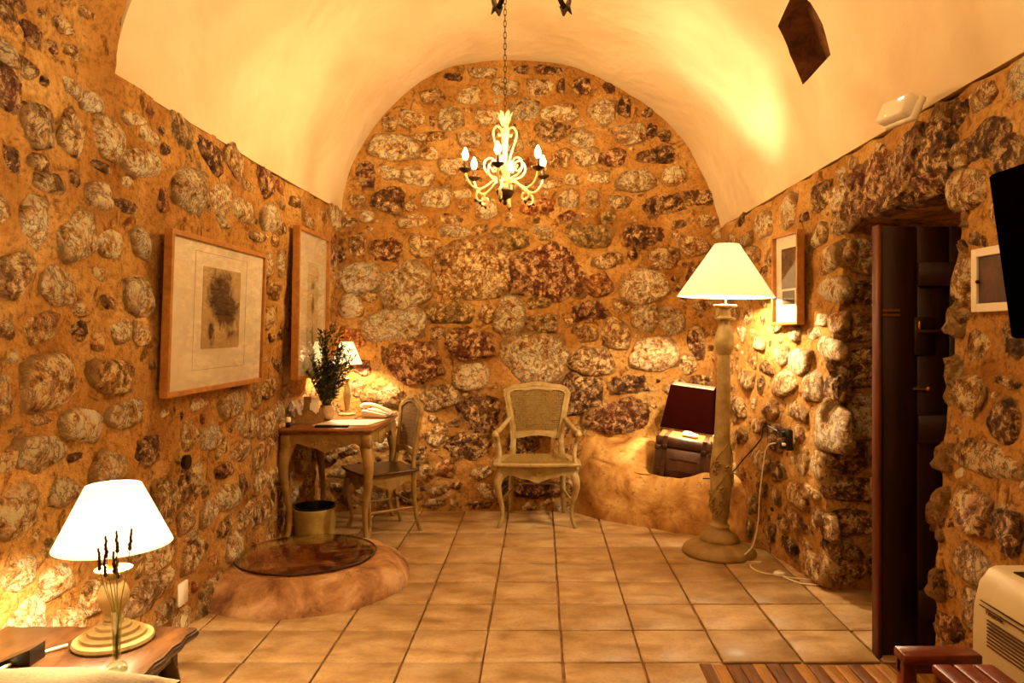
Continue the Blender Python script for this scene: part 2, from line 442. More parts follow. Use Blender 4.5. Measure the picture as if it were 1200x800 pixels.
struct(m.build('wall_front', M_MORTAR, fix=False))

# --- vault: a thick shell so the niche can be cut into it
NU, NV = 72, 60
def shell(ua, ub, ya, yb, nu, nv, thick=.30):
    v = []; f = []
    for layer in (0, 1):
        for j in range(nv+1):
            Y = ya+(yb-ya)*j/nv
            for i in range(nu+1):
                u = ua+(ub-ua)*i/nu; p = vault_surf(u, Y)
                c = Vector((0, Y, 2.0)); n = (p-c); n.y = 0; n.normalize()
                q = p + n*(.02*nz(p.x, p.y, p.z, .9) + .008*nz(p.x,p.y,p.z,3,4)) + n*(thick*layer)
                v.append(q)
    S = (nu+1)*(nv+1)
    for j in range(nv):
        for i in range(nu):
            q = (j*(nu+1)+i, j*(nu+1)+i+1, (j+1)*(nu+1)+i+1, (j+1)*(nu+1)+i)
            f.append(q); f.append(tuple(k+S for k in q[::-1]))
    for j in range(nv):
        for i in (0, nu):
            a, b = j*(nu+1)+i, (j+1)*(nu+1)+i; f.append((a,b,b+S,a+S) if i == 0 else (b,a,a+S,b+S))
    for i in range(nu):
        for j in (0, nv):
            a, b = j*(nu+1)+i, j*(nu+1)+i+1; f.append((b,a,a+S,b+S) if j == 0 else (a,b,b+S,a+S))
    return v, f
m = MB(); m.add(*shell(0, 1, 2.84, 5.80, NU, NV)); 
# left side bay: the vault starts higher, above the stone
u_side = 0
while vault_pt(u_side, 2.0).z < 3.12: u_side += .004
ceil_near = MB(); ceil_near.add(*shell(u_side, 1, Y0-.1, 2.84, NU-14, 50))
def bay(a, b):
    Y = Y0-.1+(2.84-Y0+.1)*b; p = vault_pt(u_side, Y); X0 = XL(Y, 3.1)-.1
    return (X0+(p.x-X0)*a, Y, 3.14+(p.z-3.14)*a)
ceil_near.grid(bay, 8, 20)
def niche_cut(verts_obj):
    dirs = [((x-633)/880, 1, -(y-388)/880) for x, y in ((911,30),(931,-14),(951,2),(966,28),(976,64),(941,101),(926,66))]
    hits = []
    for d in dirs:
        best = None
        for k in range(0, 2400):
            Y = 2.9 + k*.001; X = d[0]*Y; z = 1.364+d[2]*Y
            # inside the vault while below the profile at this X
            lo, hi = .5, 1.0
            for _ in range(18):
                mid = (lo+hi)/2
                if vault_pt(mid, Y).x < X: lo = mid
                else: hi = mid
            if vault_pt(lo, Y).z < z or X > XR(Y, z): best = Vector((X, Y, z)); break
        hits.append(best or Vector((d[0]*3.5, 3.5, 1.364+d[2]*3.5)))
    return hits
hits = niche_cut(None)
cen = sum(hits, Vector())/len(hits)
outd = Vector((.72, 0.0, .45)).normalized()
n = len(hits)
mc = MB(); mc.v = [tuple(h - outd*.12) for h in hits]+[tuple(cen+(h-cen)*.92 + outd*.17) for h in hits]
mc.f = [tuple(range(n)), tuple(range(2*n-1,n-1,-1))]+[((i+1)%n, i, i+n, (i+1)%n+n) for i in range(n)]; mc.sm = [False]*len(mc.f)
M_NICHE = m_rough_plaster('niche_stone', srgb('#4a2a12'), srgb('#74461f'), srgb('#8f6030'), 8)
cutter = mc.build('niche_cutter', M_NICHE)
ceiling = struct(m.build('ceiling', M_VAULT))
ceiling.data.materials.append(M_NICHE)
bo = ceiling.modifiers.new('b', 'BOOLEAN'); bo.object = cutter; bo.operation = 'DIFFERENCE'; bo.solver = 'EXACT'; bo.material_mode = 'TRANSFER'
dg = bpy.context.evaluated_depsgraph_get(); dg.update()
me2 = bpy.data.meshes.new_from_object(ceiling.evaluated_get(dg)); ceiling.modifiers.clear(); ceiling.data = me2; me2.set_sharp_from_angle(angle=radians(38))
bpy.data.objects.remove(cutter)
struct(ceil_near.build('ceiling', M_VAULT)).data.set_sharp_from_angle(angle=radians(38))

# --- floor: grout bed, tiles, wooden strips
m = MB(); m.box((0, 2.2, -.06), (5.4, 7.8, .10)); floor = struct(m.build('floor', M_GROUT))
T = .330
tm = []
for k in range(5):
    m = MB(); g = .0035+.001*k
    m.box((0,0,-.004), (T-2*g, T-2*g, .012), bev=.003); o = m.build('tile', M_TILE); tm.append(o.data); COL.objects.unlink(o); bpy.data.objects.remove(o)
WELL = Vector((-1.275, 4.10, 0))
first = True
for r in range(-6, 9):
    yc = 3.093 + T*(r+.5)
    for c in range(-6, 7):
        xc = .093+T*(c+.5)
        if xc > 1.75 and not (YDN-.2 < yc < YDF+.2): continue
        if xc < -1.75 or yc > 5.85: continue
        if yc < 3.09 and xc > .66: continue
        if (xc-WELL.x)**2+(yc-WELL.y)**2 < .25**2: continue
        o = bpy.data.objects.new('tile', random.choice(tm)); COL.objects.link(o); o.parent = floor
        o.location = (xc+random.uniform(-.001,.001), yc+random.uniform(-.001,.001), random.uniform(-.001,.001))
        o.rotation_euler = (random.uniform(-.003,.003), random.uniform(-.003,.003), random.choice((0,pi/2,pi,-pi/2))+random.uniform(-.004,.004))
m = MB(); m.box((0,0,-.005), (.052, 1.5, .016), bev=.002); pl = m.build('plank', M_PLANK_D); pm = pl.data; pm2 = pm.copy(); pm2.materials.clear(); pm2.materials.append(M_PLANK_L); COL.objects.unlink(pl); bpy.data.objects.remove(pl)
for i in range(22):
    o = bpy.data.objects.new('plank', pm2 if (i % 3 == 1 or i in (9,12,15)) else pm); COL.objects.link(o); o.parent = floor
    o.location = (.675+.055*i, 3.07-.75+random.uniform(-.008,.008), random.uniform(-.001,.002))

# --- stones
def stone_mesh(seed, kind):
    rnd = random.Random(seed)
    bm = bmesh.new(); bmesh.ops.create_icosphere(bm, subdivisions=4 if kind == 2 else 3, radius=1)
    ph = [rnd.uniform(0, 6.28) for _ in range(4)]; of = Vector((rnd.uniform(0,50), rnd.uniform(0,50), rnd.uniform(0,50)))
    planes = []
    for _ in range(6 if kind != 1 else 3):
        d = Vector((rnd.gauss(0,.75), -abs(rnd.gauss(.8,.5)), rnd.gauss(0,.75))).normalized(); planes.append((d, rnd.uniform(.62, .86)))
    for v in bm.verts:
        c = v.co; q = Vector([math.copysign(abs(a)**.72, a) for a in c])
        a = math.atan2(c.z, c.x); rr = 1 + .07*sin(2*a+ph[0]) + .06*sin(3*a+ph[1]) + .04*sin(5*a+ph[2])
        q.x *= rr*.93; q.z *= rr*.93
        for d, h in planes:
            e = q.dot(d)-h
            if e > 0: q -= d*e*.8
        n1 = noise.noise(c*1.7+of); n2 = noise.noise(c*4.2+of); n3 = noise.noise(c*9+of)
        if kind == 2: # conglomerate, very craggy
            vd = noise.voronoi(c*3.0+of)[0]; e = .10*n1+.09*n2+.07*n3 + .22*(.45-vd[0])
        elif kind == 1: e = .08*n1+.05*n2+.025*n3
        else: e = .09*n1+.08*n2+.05*n3
        v.co = q*(1+e*1.25)
    me = bpy.data.meshes.new('stone'); bm.to_mesh(me); bm.free(); me.materials.append(ST['M'])
    me.polygons.foreach_set('use_smooth', [True]*len(me.polygons)); return me
VAR = {k: [stone_mesh(100*k+i, k) for i in range(n_)] for k, n_ in ((0,14),(1,10),(2,12))}
COUNT = {}
def put_stone(wall, loc, w_, h_, d_, rz, tilt, tone, kind=None):
    if kind is None:
        big = w_*h_ > .02
        kind = {'R': 2, 'D': 2, 'G': 1, 'L': random.choice((0,1,0)), 'V': 1, 'M': random.choice((0,2,0)), 'O': 0}[tone]
    for (nm, y0_, y1_, z0_, z1_, sg) in (('wall_left',3.1,4.32,1.04,1.84,-1),('wall_left',4.66,5.52,1.0,2.08,-1),('wall_right',4.27,4.73,1.36,1.98,1)):
        if wall.name == nm and y0_-.02 < loc[1] < y1_+.02 and z0_-.02 < loc[2] < z1_+.02: d_ = .02; loc = (loc[0]+sg*.012, loc[1], loc[2])
    o = bpy.data.objects.new('stone', VAR[kind][random.randrange(len(VAR[kind]))]); COL.objects.link(o); o.parent = wall
    o.material_slots[0].link = 'OBJECT'; o.material_slots[0].material = ST[tone]
    o.location = loc; o.scale = (w_/2*1.26, d_*1.25, h_/2*1.26); o.rotation_euler = (0, tilt, rz)
    COUNT[wall.name] = COUNT.get(wall.name, 0)+1
    return o

def fill(placed, u0, u1, v0, v1, ok, sizes, tries, limit, seed=1):
    """add small stones (u, v, w, h) in the mortar left between the traced ones"""
    rnd = random.Random(seed); out = []
    for sz in sizes:
        for _ in range(tries):
            if len(out) >= limit: return out
            u = rnd.uniform(u0, u1); v = rnd.uniform(v0, v1)
            if not ok(u, v): continue
            w_ = sz*rnd.uniform(.85, 1.35); h_ = sz*rnd.uniform(.65, .95); gap = .011
            good = True
            for (a, b, ww, hh) in placed:
                dx = abs(u-a); dy = abs(v-b)
                if (dx/((ww+w_)/2+gap))**2.6 + (dy/((hh+h_)/2+gap))**2.6 < 1: good = False; break
            if good: placed.append((u, v, w_, h_)); out.append((u, v, w_, h_))
    return out
# traced stones: (x, y, width, height, tone) in crop pixels; off, s turn them into photograph pixels
G_BACK = [
 ((400,0), 3, [(495,253,90,45,'L'),(632,245,55,30,'D'),(735,248,100,35,'D'),(400,270,60,30,'D'),(325,335,80,55,'M'),(455,335,90,60,'L'),(578,305,95,60,'L'),(700,305,95,65,'L'),(772,300,30,60,'D'),(843,305,75,60,'D'),
  (940,308,55,35,'D'),(915,390,95,80,'L'),(998,375,50,70,'D'),(1078,395,40,35,'D'),(170,430,50,60,'M'),(248,418,90,65,'L'),(318,425,22,60,'M'),(383,418,85,80,'L'),(520,412,100,60,'L'),(645,385,100,85,'L'),
  (765,398,130,60,'L'),(735,465,100,75,'M'),(790,448,40,18,'D'),(455,485,90,60,'L'),(315,478,120,34,'M'),(180,518,165,85,'L'),(312,538,70,50,'L'),(170,605,70,50,'L'),(85,615,80,90,'R'),(265,618,110,70,'L'),
  (395,580,90,60,'L'),(165,702,110,85,'D'),(55,705,55,55,'M'),(335,700,100,70,'L'),(245,725,40,35,'M'),(90,760,45,40,'V'),(30,780,50,40,'M'),(250,775,100,45,'L'),(390,770,110,36,'M'),(515,735,85,70,'L'),
  (430,680,80,40,'L'),(770,560,80,60,'M'),(850,490,100,60,'L'),(860,550,90,60,'L'),(955,555,90,65,'R'),(1110,545,140,60,'D'),(1015,465,100,80,'L'),(1095,460,40,60,'D'),(1140,475,45,50,'D'),(1045,632,145,75,'L'),
  (1165,620,80,65,'L'),(905,625,80,45,'L'),(815,630,60,40,'L'),(735,640,80,40,'L'),(680,720,130,60,'O'),(800,700,65,65,'L'),(880,700,50,70,'L'),(980,710,95,60,'M'),(1140,718,140,80,'D'),(1260,545,80,60,'M'),(1265,690,100,60,'D'),(1210,480,50,50,'M')]),
 ((400,267), 3, [(60,60,60,90,'M'),(165,75,105,80,'R'),(295,62,115,80,'M'),(400,15,110,40,'L'),(70,175,140,105,'V'),(225,200,175,150,'L'),(465,155,265,215,'M'),(730,150,250,205,'R'),(588,38,135,85,'G'),(710,18,75,45,'L'),
  (870,26,155,76,'G'),(1055,28,180,80,'D'),(940,115,100,60,'M'),(1022,95,35,40,'D'),(1130,108,110,76,'M'),(910,195,100,80,'O'),(1070,205,150,125,'L'),(30,275,80,85,'V'),(105,238,50,44,'L'),(190,340,195,115,'V'),
  (385,298,165,75,'G'),(515,300,55,70,'M'),(590,310,100,140,'L'),(693,262,85,48,'G'),(705,330,105,70,'M'),(872,292,130,80,'R'),(985,275,50,55,'M'),(1065,310,90,100,'L'),(1160,322,80,105,'L'),(335,370,50,50,'M'),
  (450,410,165,115,'R'),(800,330,35,35,'M'),(860,368,75,60,'M'),(965,370,100,105,'M'),(675,460,250,155,'L'),(890,465,170,95,'M'),(1095,445,160,110,'L'),(255,475,180,150,'R'),(152,450,32,70,'M'),(455,520,125,92,'L'),
  (340,595,145,90,'M'),(160,588,140,80,'M'),(1015,550,140,72,'D'),(850,585,160,175,'D'),(490,650,150,125,'D'),(980,665,200,125,'R'),(345,725,80,80,'M'),(445,770,150,95,'D'),(320,668,38,28,'D'),(395,685,40,28,'D'),
  (438,592,30,22,'M'),(40,390,80,85,'O'),(75,490,70,50,'R'),(-10,180,40,60,'M'),(-5,90,40,70,'D'),(1240,60,90,70,'M'),(1250,170,70,90,'D'),(1270,260,60,70,'M'),(1250,400,70,110,'D'),(1215,480,70,60,'M'),(1255,550,70,80,'D'),
  (1180,560,70,60,'M'),(1220,20,60,40,'L'),(650,640,150,110,'M'),(640,760,140,80,'D'),(760,700,90,90,'D')]),
 ((400,533), 3, [(300,60,60,50,'M'),(350,120,70,40,'M'),(420,118,160,62,'L'),(500,60,70,50,'M'),(660,110,170,70,'D'),(620,40,120,60,'D'),(720,40,100,60,'M'),(330,165,80,34,'M'),(480,170,110,30,'D'),(780,110,80,60,'M'),(230,140,70,50,'D'),(210,60,60,60,'M'),(840,60,60,60,'M'),(120,60,80,60,'M'),(130,140,70,50,'D')]),
]
G_LEFT = [
 ((0,0), 4, [(30,60,110,80,'M'),(145,160,140,110,'R'),(190,65,66,46,'D'),(250,225,70,66,'R'),(45,250,100,120,'L'),(140,325,90,100,'M'),(300,110,90,100,'M'),(205,385,46,46,'D'),(40,420,140,210,'R'),(175,570,120,230,'M'),
  (465,170,120,160,'L'),(345,410,120,90,'L'),(440,480,90,100,'V'),(340,240,90,80,'M'),(335,630,120,190,'M'),(512,650,150,170,'L'),(610,555,100,60,'L'),(680,630,90,76,'L'),(670,760,160,140,'L'),(775,705,50,56,'R'),
  (480,775,90,54,'D'),(50,745,110,110,'D'),(190,760,100,80,'M'),(410,60,80,60,'M'),(500,50,60,70,'M')]),
 ((0,200), 4, [(150,235,120,250,'L'),(235,60,130,100,'M'),(350,295,180,220,'L'),(465,125,110,130,'L'),(600,165,110,76,'D'),(512,340,110,130,'L'),(675,340,96,150,'V'),(690,60,190,140,'L'),(60,490,165,240,'M'),(275,535,140,200,'L'),
  (460,480,66,70,'M'),(650,580,140,190,'L'),(500,612,70,76,'R'),(200,735,180,140,'M'),(370,650,76,70,'M'),(560,750,90,110,'L'),(370,750,110,90,'D'),(30,750,60,100,'M')]),
 ((0,400), 3.333, [(215,160,225,195,'M'),(430,125,136,145,'M'),(578,110,115,125,'M'),(30,210,85,180,'L'),(330,325,145,130,'V'),(490,275,115,110,'L'),(635,258,105,86,'L'),(160,430,170,140,'L'),(300,450,56,38,'D'),(565,430,115,105,'D'),
  (425,490,125,110,'L'),(740,365,66,120,'L'),(775,245,66,50,'L'),(250,590,115,110,'L'),(60,660,160,180,'L'),(640,620,90,190,'M'),(716,560,46,130,'D'),(775,540,46,130,'M'),(740,690,76,110,'M'),(30,470,76,86,'M'),(175,305,84,56,'M')]),
 ((200,200), 4, [(75,95,145,195,'L'),(235,135,95,145,'L'),(335,190,88,100,'L'),(455,225,76,125,'V'),(140,265,105,76,'O'),(245,240,56,56,'L'),(420,310,76,56,'M'),(490,330,46,56,'M'),(455,440,46,95,'L'),(512,435,30,105,'L'),
  (490,560,56,95,'M'),(460,680,56,115,'M'),(360,75,56,50,'M'),(520,160,56,46,'D'),(600,150,60,56,'M'),(650,230,56,80,'M'),(715,300,56,76,'L')]),
 ((180,440), 4, [(50,140,110,100,'M'),(215,130,105,66,'L'),(365,130,100,120,'L'),(475,100,56,105,'L'),(540,60,56,100,'M'),(572,170,66,100,'L'),(165,270,86,115,'L'),(265,290,95,105,'V'),(430,235,95,120,'L'),(515,235,50,120,'L'),
  (160,350,76,50,'M'),(410,350,76,90,'M'),(500,360,70,105,'M'),(225,500,105,145,'M'),(30,570,86,200,'M'),(150,660,105,95,'M'),(350,570,95,115,'L'),(490,500,50,110,'L'),(270,640,76,110,'L'),(430,650,90,95,'M'),
  (505,630,60,110,'M'),(330,710,86,76,'M'),(200,750,80,60,'M'),(340,440,66,76,'D')]),
 ((0,540), 3.075, [(80,590,165,190,'V'),(235,610,130,170,'L'),(330,490,95,120,'M'),(520,490,115,120,'M'),(600,430,66,86,'M'),(700,340,80,105,'M'),(600,540,90,76,'M'),(60,400,110,110,'L'),(190,440,120,110,'L')]),
]
G_RIGHT = [
 ((820,180), 3.335, [(100,310,76,46,'D'),(245,280,86,86,'L'),(180,335,56,56,'M'),(350,230,76,110,'L'),(305,265,46,70,'M'),(465,165,95,105,'D'),(410,245,36,46,'D'),(465,315,56,86,'L'),(540,285,56,70,'L'),(500,420,80,105,'L'),(556,380,40,86,'L'),
  (525,535,105,100,'V'),(200,390,66,66,'M'),(272,410,56,66,'M'),(250,560,76,66,'M'),(545,655,56,80,'M'),(480,650,50,46,'L'),(445,705,66,50,'L'),(370,710,56,56,'L'),(290,680,56,50,'M'),(235,740,50,50,'L'),(515,760,105,76,'L'),(180,480,60,70,'M'),(240,480,50,60,'D')]),
 ((840,400), 2.667, [(255,65,76,76,'V'),(365,150,50,95,'D'),(300,140,56,95,'L'),(350,275,100,135,'V'),(210,130,76,76,'L'),(200,45,56,56,'L'),(150,80,46,46,'D'),(240,215,76,56,'M'),(160,215,56,56,'M'),(175,300,60,76,'D'),(120,260,56,46,'M'),
  (90,120,56,56,'M'),(130,360,80,56,'L'),(60,385,56,46,'M'),(320,390,50,86,'L'),(300,470,46,36,'M'),(250,480,66,76,'M'),(190,405,46,60,'D'),(325,560,76,76,'M'),(225,640,66,66,'D'),(240,560,66,56,'M'),(300,700,80,76,'M'),(70,200,56,56,'M'),
  (80,300,50,50,'M'),(340,640,50,60,'D'),(355,370,40,70,'M'),(200,560,40,60,'M'),(270,640,40,50,'M')]),
 ((1080,60), 1.25, [(50,90,28,44,'D'),(92,66,36,34,'M'),(100,128,66,54,'D'),(70,205,60,56,'M'),(65,270,38,46,'D'),(64,335,32,70,'M'),(95,420,80,74,'L'),(68,505,38,66,'M'),(122,485,46,16,'D'),(128,545,40,60,'D'),(95,598,96,50,'M'),
  (76,675,54,70,'M'),(130,700,36,80,'D'),(76,755,54,60,'M'),(130,150,40,60,'D'),(120,230,40,50,'M'),(120,300,46,60,'M'),(60,150,30,40,'M'),(130,620,40,40,'M'),(80,820,50,60,'M')]),
]
TRACED = {'b': [], 'l': [], 'r': []}
for key, groups in (('b', G_BACK), ('l', G_LEFT), ('r', G_RIGHT)):
    for off, s, lst in groups:
        for (x, y, w_, h_, tn) in lst:
            px, py, pw, ph = off[0]+x/s, off[1]+y/s, w_/s, h_/s
            if key == 'b':
                k = YB/880; TRACED['b'].append(((px-633)*k, 1.364-(py-388)*k, pw*k, ph*k, tn))
            else:
                def hit(ax, ay):
                    Y = 4; z = 1.5
                    for _ in range(12):
                        Xw = XL(Y, z) if key == 'l' else XR(Y, z)
                        Y = Xw*880/(ax-633); z = 1.364-(ay-388)/880*Y
                    return Y, z
                Yc, zc = hit(px, py); Ya, _ = hit(px-pw/2, py); Yb_, _ = hit(px+pw/2, py)
                TRACED[key].append((Yc, zc, abs(Ya-Yb_), ph*Yc/880, tn))
# drop near-duplicates from overlapping crops
def uniq(lst):
    out = []
    for t in lst:
        if all(((t[0]-o[0])/((t[2]+o[2])*.40))**2+((t[1]-o[1])/((t[3]+o[3])*.40))**2 > 1 for o in out): out.append(t)
    return out
def arch_in(X, z, mg=.05):
    if z < 2.2: return -1.62 < X < 1.42
    k = None
    for i in range(len(ARS)-1):
        a, b = ARS[i], ARS[i+1]
        if a[0] <= X <= b[0]: k = a[1]+(b[1]-a[1])*((X-a[0])/max(1e-6, b[0]-a[0]))
    return k is not None and z < k-mg
tones_fill = ['M','M','L','D','M','L','O','R','G']
S_B = [t for t in uniq(TRACED['b']) if arch_in(t[0], t[1], .03)]
occ = [t[:4] for t in S_B]
FB = fill(occ, -1.62, 1.42, .02, 3.4, lambda u, v: arch_in(u, v, .06), (.15,.11,.08,.055,.04), 900, 290-len(S_B), 5)
def wall_depth(w_, h_): return max(.020, min(.060, .18*min(w_, h_)+.012))
for (X, z, w_, h_, tn) in S_B: put_stone(wall_back, (X, YB+.012-rough(X,7.7,z)-.05*(1-sst(.2,.8,z)), z), w_, h_, wall_depth(w_,h_)*random.uniform(.9,1.2), 0, random.uniform(-.18,.18), tn)
for (X, z, w_, h_) in FB: put_stone(wall_back, (X, YB+.012-rough(X,7.7,z)-.05*(1-sst(.2,.8,z)), z), w_, h_, wall_depth(w_,h_)*.8, 0, random.uniform(-.4,.4), random.choice(tones_fill))
S_L = uniq(TRACED['l']); S_L = [t for t in S_L if t[1] < (ZSL(t[0])-.03 if t[0] > 2.84 else 3.15) and t[0] < 5.7 and not (t[0] > 2.72 and t[1] > 2.36)]
occ = [t[:4] for t in S_L]
FL = fill(occ, 2.15, 5.65, .03, 2.9, lambda u, v: v < (ZSL(u)-.05 if u > 2.84 else 2.9) and not (u > 2.66 and v > 2.28), (.22,.19,.16,.13,.10,.08,.06), 900, 292-len(S_L), 6)
for (Y, z, w_, h_, tn) in S_L: put_stone(wall_left, (XL(Y,z)+rough(3.1,Y,z)-.012, Y, z), w_, h_, wall_depth(w_,h_)*random.uniform(.9,1.2), pi/2, random.uniform(-.18,.18), tn)
for (Y, z, w_, h_) in FL: put_stone(wall_left, (XL(Y,z)+rough(3.1,Y,z)-.012, Y, z), w_, h_, wall_depth(w_,h_)*.8, pi/2, random.uniform(-.4,.4), random.choice(tones_fill))
def r_ok(u, v, mg=.04):
    if v > ZSR(u)-.05: return False
    return not (YDN-mg < u < YDF+mg and v < ZD+mg)
LINTEL = (3.42, 2.06, 1.02, .27)
S_R = [t for t in uniq(TRACED['r']) if r_ok(t[0], t[1], -.03) and t[0] < 5.6 and not (abs(t[0]-LINTEL[0]) < .52 and t[1] > 1.93)]
METER = (2.585, 1.545, .30, .26)
S_R = [t for t in S_R if abs(t[0]-2.585) > .13+t[2]*.6 or abs(t[1]-1.545) > .11+t[3]*.6]
occ = [t[:4] for t in S_R]+[LINTEL, METER]
FR = fill(occ, 2.0, 5.6, .03, 2.3, lambda u, v: r_ok(u, v, .06), (.17,.13,.095,.065,.045), 900, 250-len(S_R), 8)
for (Y, z, w_, h_, tn) in S_R: put_stone(wall_right, (XR(Y,z)-rough(9.3,Y,z)+.012-.05*sst(4.6,5.0,Y)*(1-sst(.4,1.0,z)), Y, z), w_, h_, wall_depth(w_,h_)*random.uniform(.9,1.2), -pi/2, random.uniform(-.18,.18), tn)
for (Y, z, w_, h_) in FR: put_stone(wall_right, (XR(Y,z)-rough(9.3,Y,z)+.012-.05*sst(4.6,5.0,Y)*(1-sst(.4,1.0,z)), Y, z), w_, h_, wall_depth(w_,h_)*.8, -pi/2, random.uniform(-.4,.4), random.choice(tones_fill))
# lintel: big dark red conglomerate blocks
for (Y, z, w_, h_, tn) in ((3.78,2.06,.26,.25,'R'),(3.52,2.09,.30,.28,'R'),(3.24,2.08,.32,.30,'R'),(2.99,2.08,.24,.28,'D'),(3.98,2.06,.20,.22,'L'),(3.64,1.965,.34,.10,'R'),(3.33,1.96,.34,.11,'D'),(3.06,1.965,.28,.10,'R')):
    put_stone(wall_right, (XR(Y,z)+.02, Y, z), w_, h_, .075, -pi/2, random.uniform(-.1,.1), tn, 2)
for Y in (3.7, 3.35, 3.02):
    for X in (1.80, 2.12): put_stone(wall_right, (X, Y, 1.985), .34, .10, .17, 0, 0, 'D', 2)
# jamb blocks on the far side of the doorway, facing the room's near end
zz = .02; k = 0
for hgt, tn in ((.26,'M'),(.17,'D'),(.15,'D'),(.19,'D'),(.28,'L'),(.22,'D'),(.21,'M'),(.16,'D'),(.24,'M'),(.17,'D')):
    xs = XR(YDF, zz+hgt/2); w1 = .20+.07*((k*7)%3)
    if zz+hgt > ZD+.02: break
    put_stone(wall_right, (xs+.02+w1/2-.02, YDF+.015, zz+hgt/2), w1, hgt-.03, .055, 0, random.uniform(-.05,.05), tn, 0)
    put_stone(wall_right, (xs+.02+w1+.14, YDF+.015, zz+hgt/2), .25, hgt-.03, .05, 0, random.uniform(-.05,.05), 'D', 0)
    zz += hgt; k += 1
zz = .02
for hgt, tn in ((.30,'M'),(.22,'D'),(.26,'M'),(.2,'M'),(.3,'L'),(.24,'M'),(.2,'D'),(.18,'M')):
    put_stone(wall_right, (XR(YDN, zz)+.155, YDN-.02, zz+hgt/2), .3, hgt-.03, .06, pi, random.uniform(-.05,.05), tn, 2); zz += hgt

print('stones', COUNT)
# ================================================================= furniture and things
def world_pts(Mx, pts): return [Mx @ Vector(p) for p in pts]
XZ = lambda y: (lambda a, b, d: (a, y+d, b))
def sweep_rect(m, pts, w_, t_, up):
    m.tube(pts, [1]*len(pts), 4, (w_*.7071, t_*.7071), up, smooth=False)

# ---- raised plaster ledge in the right corner, with a hollow
front = spline([(.22,5.80),(.30,5.60),(.56,5.34),(.92,5.09),(1.20,4.93),(1.40,4.80),(1.60,4.66)], 8)
back = [(.40+1.25*min(1, (i/(len(front)-1))*1.35), 5.86 - 1.1*max(0, (i/(len(front)-1)-.74)/.26)) for i in range(len(front))]
HC = (1.10, 5.46)
def ledge_z(x, y, d):
    top = .38 + .18*sst(5.3, 5.75, y)*(1-sst(.75, 1.25, x)) + .05*sst(1.2,1.5,x)
    z = top*min(1, sqrt(max(0, 1-(1-min(1, d/.16))**2)))
    e = ((x-HC[0])*.86+(y-HC[1])*.5, -(x-HC[0])*.5+(y-HC[1])*.86)
    r = sqrt((e[0]/.37)**2+(e[1]/.24)**2)
    z -= .14*(1-sst(.80, 1.02, r))*sst(.10,.17,d)
    return z
def ledge_F(a, b):
    k = a*(len(front)-1); i = min(int(k), len(front)-2); f = k-i
    fx = Vector(front[i])*(1-f)+Vector(front[i+1])*f; bx = Vector(back[i])*(1-f)+Vector(back[i+1])*f
    t = b**1.6; p = fx*(1-t)+bx*t; d = (p-fx).length
    z = ledge_z(p.x, p.y, d) + (.025*nz(p.x,p.y,0,4) + .012*nz(p.x,p.y,1,13))*min(1, d/.05)
    return (p.x+.02*nz(p.x,z,3,5)*(b<.3), p.y-.03*nz(p.x,z,6,6)*(b<.3)*(b>0), max(-.02, z) if b > 0 else -.03)
m = MB(); m.grid(ledge_F, 96, 90)
ledge = m.build('stone_ledge', M_LEDGE, fix=False)
tag(ledge, 'rounded ochre plaster ledge with a hollow, filling the right rear corner', 'ledge')

# ---- glass topped well
well = empty('stone_well', 'round low plastered well head under a glass disc beside left wall', 'well', tuple(WELL))
WZ, WR = .225, .372
m = MB(); prof = [(.555,-.01),(.55,.03),(.53,.07),(.495,.105),(.45,.13),(.405,.141),(.375,.142),(.355,.13),(.345,.08),(.34,.0)]
prof = spline(prof, 4)
SEGW = 72
for r, z in prof:
    for k in range(SEGW):
        a = 2*pi*k/SEGW; lf = sst(.2,1,-cos(a)); out = sst(.36,.5,r)
        rr = r + out*(.02*nz(cos(a), sin(a), z, 3)+.012*nz(cos(a), sin(a), z, 9)) + out*lf*.05 
        m.v.append((rr*cos(a), rr*sin(a), z + out*.012*nz(cos(a)*2, sin(a)*2, r, 4)))
nr = len(prof)
for i in range(nr-1):
    for k in range(SEGW):
        j = (k+1)%SEGW; m.f.append((i*SEGW+k, i*SEGW+j, (i+1)*SEGW+j, (i+1)*SEGW+k)); m.sm.append(True)
m.build('rim', M_RIM, well)
m = MB(); m.lathe([(.344,.125),(.335,.07),(.32,.006)], seg=48, cap=False); m.lathe([(.0,.006),(.32,.006)], seg=48, cap=False)
m.build('shaft', M_WELLIN, well)
m = MB(); m.lathe([(.365,0),(.371,.003),(.371,.009),(.365,.012)], (0,0,.146), 64)
g = m.build('glass_disc', M_TABGLASS, well)
m = MB(); m.lathe([(.3705,.0),(.3725,.002),(.3725,.010),(.3705,.012),(.3705,0)], (0,0,.146), 64, cap=False)
m.build('edge', M_DARKMET, g)
m = MB()
for k in range(14):
    a = 2*pi*k/14+.2; m.ball((.20*cos(a)*((k*5)%3+1)/3, .20*sin(a)*((k*7)%3+1)/3, .03), (.05,.04,.025), 8, 5)
m.build('rubble', M_WELLIN, well)['kind'] = 'stuff'

